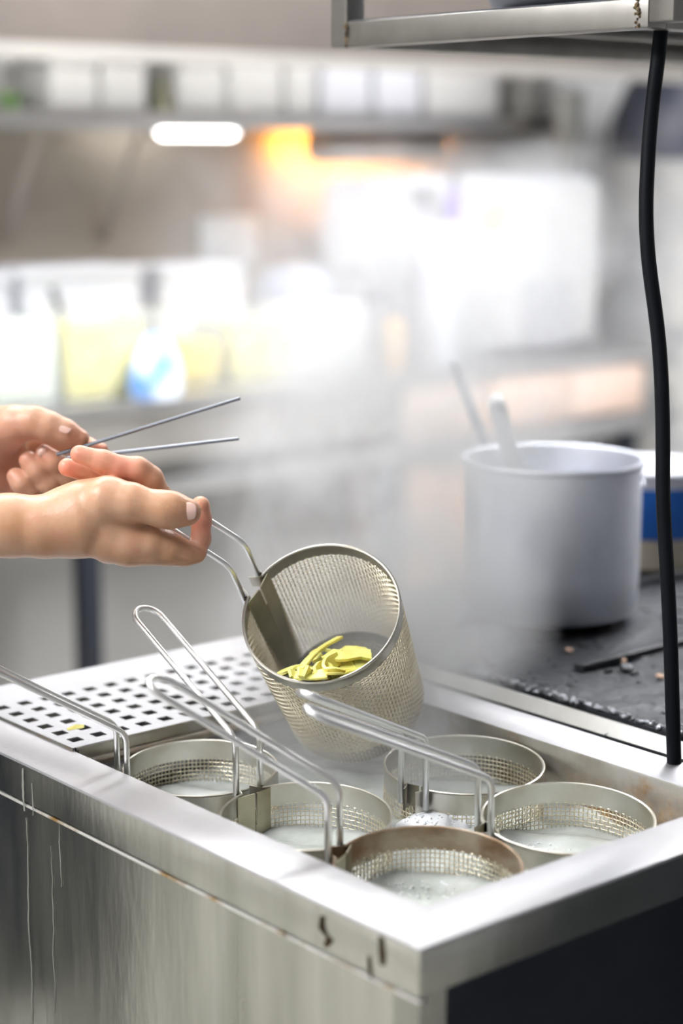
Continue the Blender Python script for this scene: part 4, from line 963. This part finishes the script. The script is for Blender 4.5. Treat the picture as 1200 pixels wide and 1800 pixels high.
# ================================================================== STEAM (volume in a plume shaped hull)
def steam():
    P = [((0.32+0.60*h_, 0.44+0.42*h_, 0.87+h_), 1.85*(0.105+0.27*h_)) for h_ in (0.0, 0.1, 0.2, 0.3, 0.4, 0.5, 0.56)]
    g = [(0.02, [[(p[0], p[1], p[2], r) for p, r in P], [(0.45,0.55,0.94,0.16), (0.54,0.55,0.94,0.16)], [(0.27,0.30,0.87,0.12), (0.27,0.44,0.87,0.12)]])]
    V, F = sdf_mesh(g, 0.03, 0.08, 0.04)
    V[:, 2] = np.clip(V[:, 2], 0.856, 1.53)
    me = bpy.data.meshes.new('steam'); me.from_pydata(V.tolist(), [], F.tolist()); me.update()
    m = bpy.data.materials.new('steam'); m.use_nodes = True; N = m.node_tree.nodes; L = m.node_tree.links
    N.remove(N['Principled BSDF']); out = N['Material Output']
    vs = N.new('ShaderNodeVolumeScatter'); vs.inputs['Color'].default_value = (0.97, 0.97, 0.98, 1); vs.inputs['Anisotropy'].default_value = 0.2
    tc = N.new('ShaderNodeTexCoord'); sx = N.new('ShaderNodeSeparateXYZ'); L.new(tc.outputs['Object'], sx.inputs[0])
    def mth(op, a, b=None, c=None, clamp=False):
        n = N.new('ShaderNodeMath'); n.operation = op; n.use_clamp = clamp
        for i, v in enumerate((a, b, c)):
            if v is None: continue
            if isinstance(v, (int, float)): n.inputs[i].default_value = v
            else: L.new(v, n.inputs[i])
        return n.outputs[0]
    z = sx.outputs[2]; h = mth('SUBTRACT', z, 0.87)
    cx = mth('ADD', mth('MULTIPLY', h, 0.60), 0.32); cy = mth('ADD', mth('MULTIPLY', h, 0.42), 0.44); rr = mth('ADD', mth('MULTIPLY', h, 0.27), 0.105)
    dx = mth('DIVIDE', mth('SUBTRACT', sx.outputs[0], cx), rr); dy = mth('DIVIDE', mth('SUBTRACT', sx.outputs[1], cy), rr)
    d2 = mth('ADD', mth('MULTIPLY', dx, dx), mth('MULTIPLY', dy, dy))
    nb = N.new('ShaderNodeTexNoise'); nb.inputs['Scale'].default_value = 7.0; nb.inputs['Detail'].default_value = 3.0; nb.inputs['Distortion'].default_value = 0.8; L.new(tc.outputs['Object'], nb.inputs[0])
    d2 = mth('ADD', d2, mth('MULTIPLY', mth('SUBTRACT', nb.outputs[0], 0.5), 2.2))          # billowing outline
    f0 = mth('SUBTRACT', 1.0, mth('MULTIPLY', d2, 0.48), clamp=True); fall = mth('MULTIPLY', mth('MULTIPLY', f0, f0), 1.25)
    top = mth('SUBTRACT', 1.0, mth('MULTIPLY', mth('SUBTRACT', h, 0.36), 4.5), clamp=True); fall = mth('MULTIPLY', fall, top)
    e1 = mth('DIVIDE', mth('SUBTRACT', sx.outputs[0], 0.50), 0.17); e2 = mth('DIVIDE', mth('SUBTRACT', sx.outputs[1], 0.55), 0.15); e3 = mth('DIVIDE', mth('SUBTRACT', z, 0.94), 0.13)
    ee = mth('ADD', mth('ADD', mth('MULTIPLY', e1, e1), mth('MULTIPLY', e2, e2)), mth('MULTIPLY', e3, e3))
    fall = mth('ADD', fall, mth('MULTIPLY', mth('SUBTRACT', 1.0, ee, clamp=True), 1.1))
    e1 = mth('DIVIDE', mth('SUBTRACT', sx.outputs[0], 0.27), 0.13); e2 = mth('DIVIDE', mth('SUBTRACT', sx.outputs[1], 0.37), 0.14); e3 = mth('DIVIDE', mth('SUBTRACT', z, 0.875), 0.075)
    ee = mth('ADD', mth('ADD', mth('MULTIPLY', e1, e1), mth('MULTIPLY', e2, e2)), mth('MULTIPLY', e3, e3))
    fall = mth('ADD', fall, mth('MULTIPLY', mth('SUBTRACT', 1.0, ee, clamp=True), 0.7))
    mp = N.new('ShaderNodeMapping'); mp.inputs['Scale'].default_value = (1, 1, 0.7); L.new(tc.outputs['Object'], mp.inputs[0])
    nz = N.new('ShaderNodeTexNoise'); nz.inputs['Scale'].default_value = 8.0; nz.inputs['Detail'].default_value = 4.0; nz.inputs['Distortion'].default_value = 1.2; nz.inputs['Roughness'].default_value = 0.6
    L.new(mp.outputs[0], nz.inputs[0])
    mr = N.new('ShaderNodeMapRange'); mr.inputs['From Min'].default_value = 0.40; mr.inputs['From Max'].default_value = 0.66; L.new(nz.outputs[0], mr.inputs[0])
    dens = mth('MULTIPLY', mth('MULTIPLY', fall, mth('ADD', mth('MULTIPLY', mr.outputs[0], 0.88), 0.12)), 13.0)
    L.new(dens, vs.inputs['Density']); L.new(vs.outputs[0], out.inputs['Volume'])
    me.materials.append(m); o = bpy.data.objects.new('steam', me); COL.objects.link(o)
    tag(o, 'white steam billowing up from the cooker past the lifted basket', 'steam', kind='stuff')
    return o
steam()
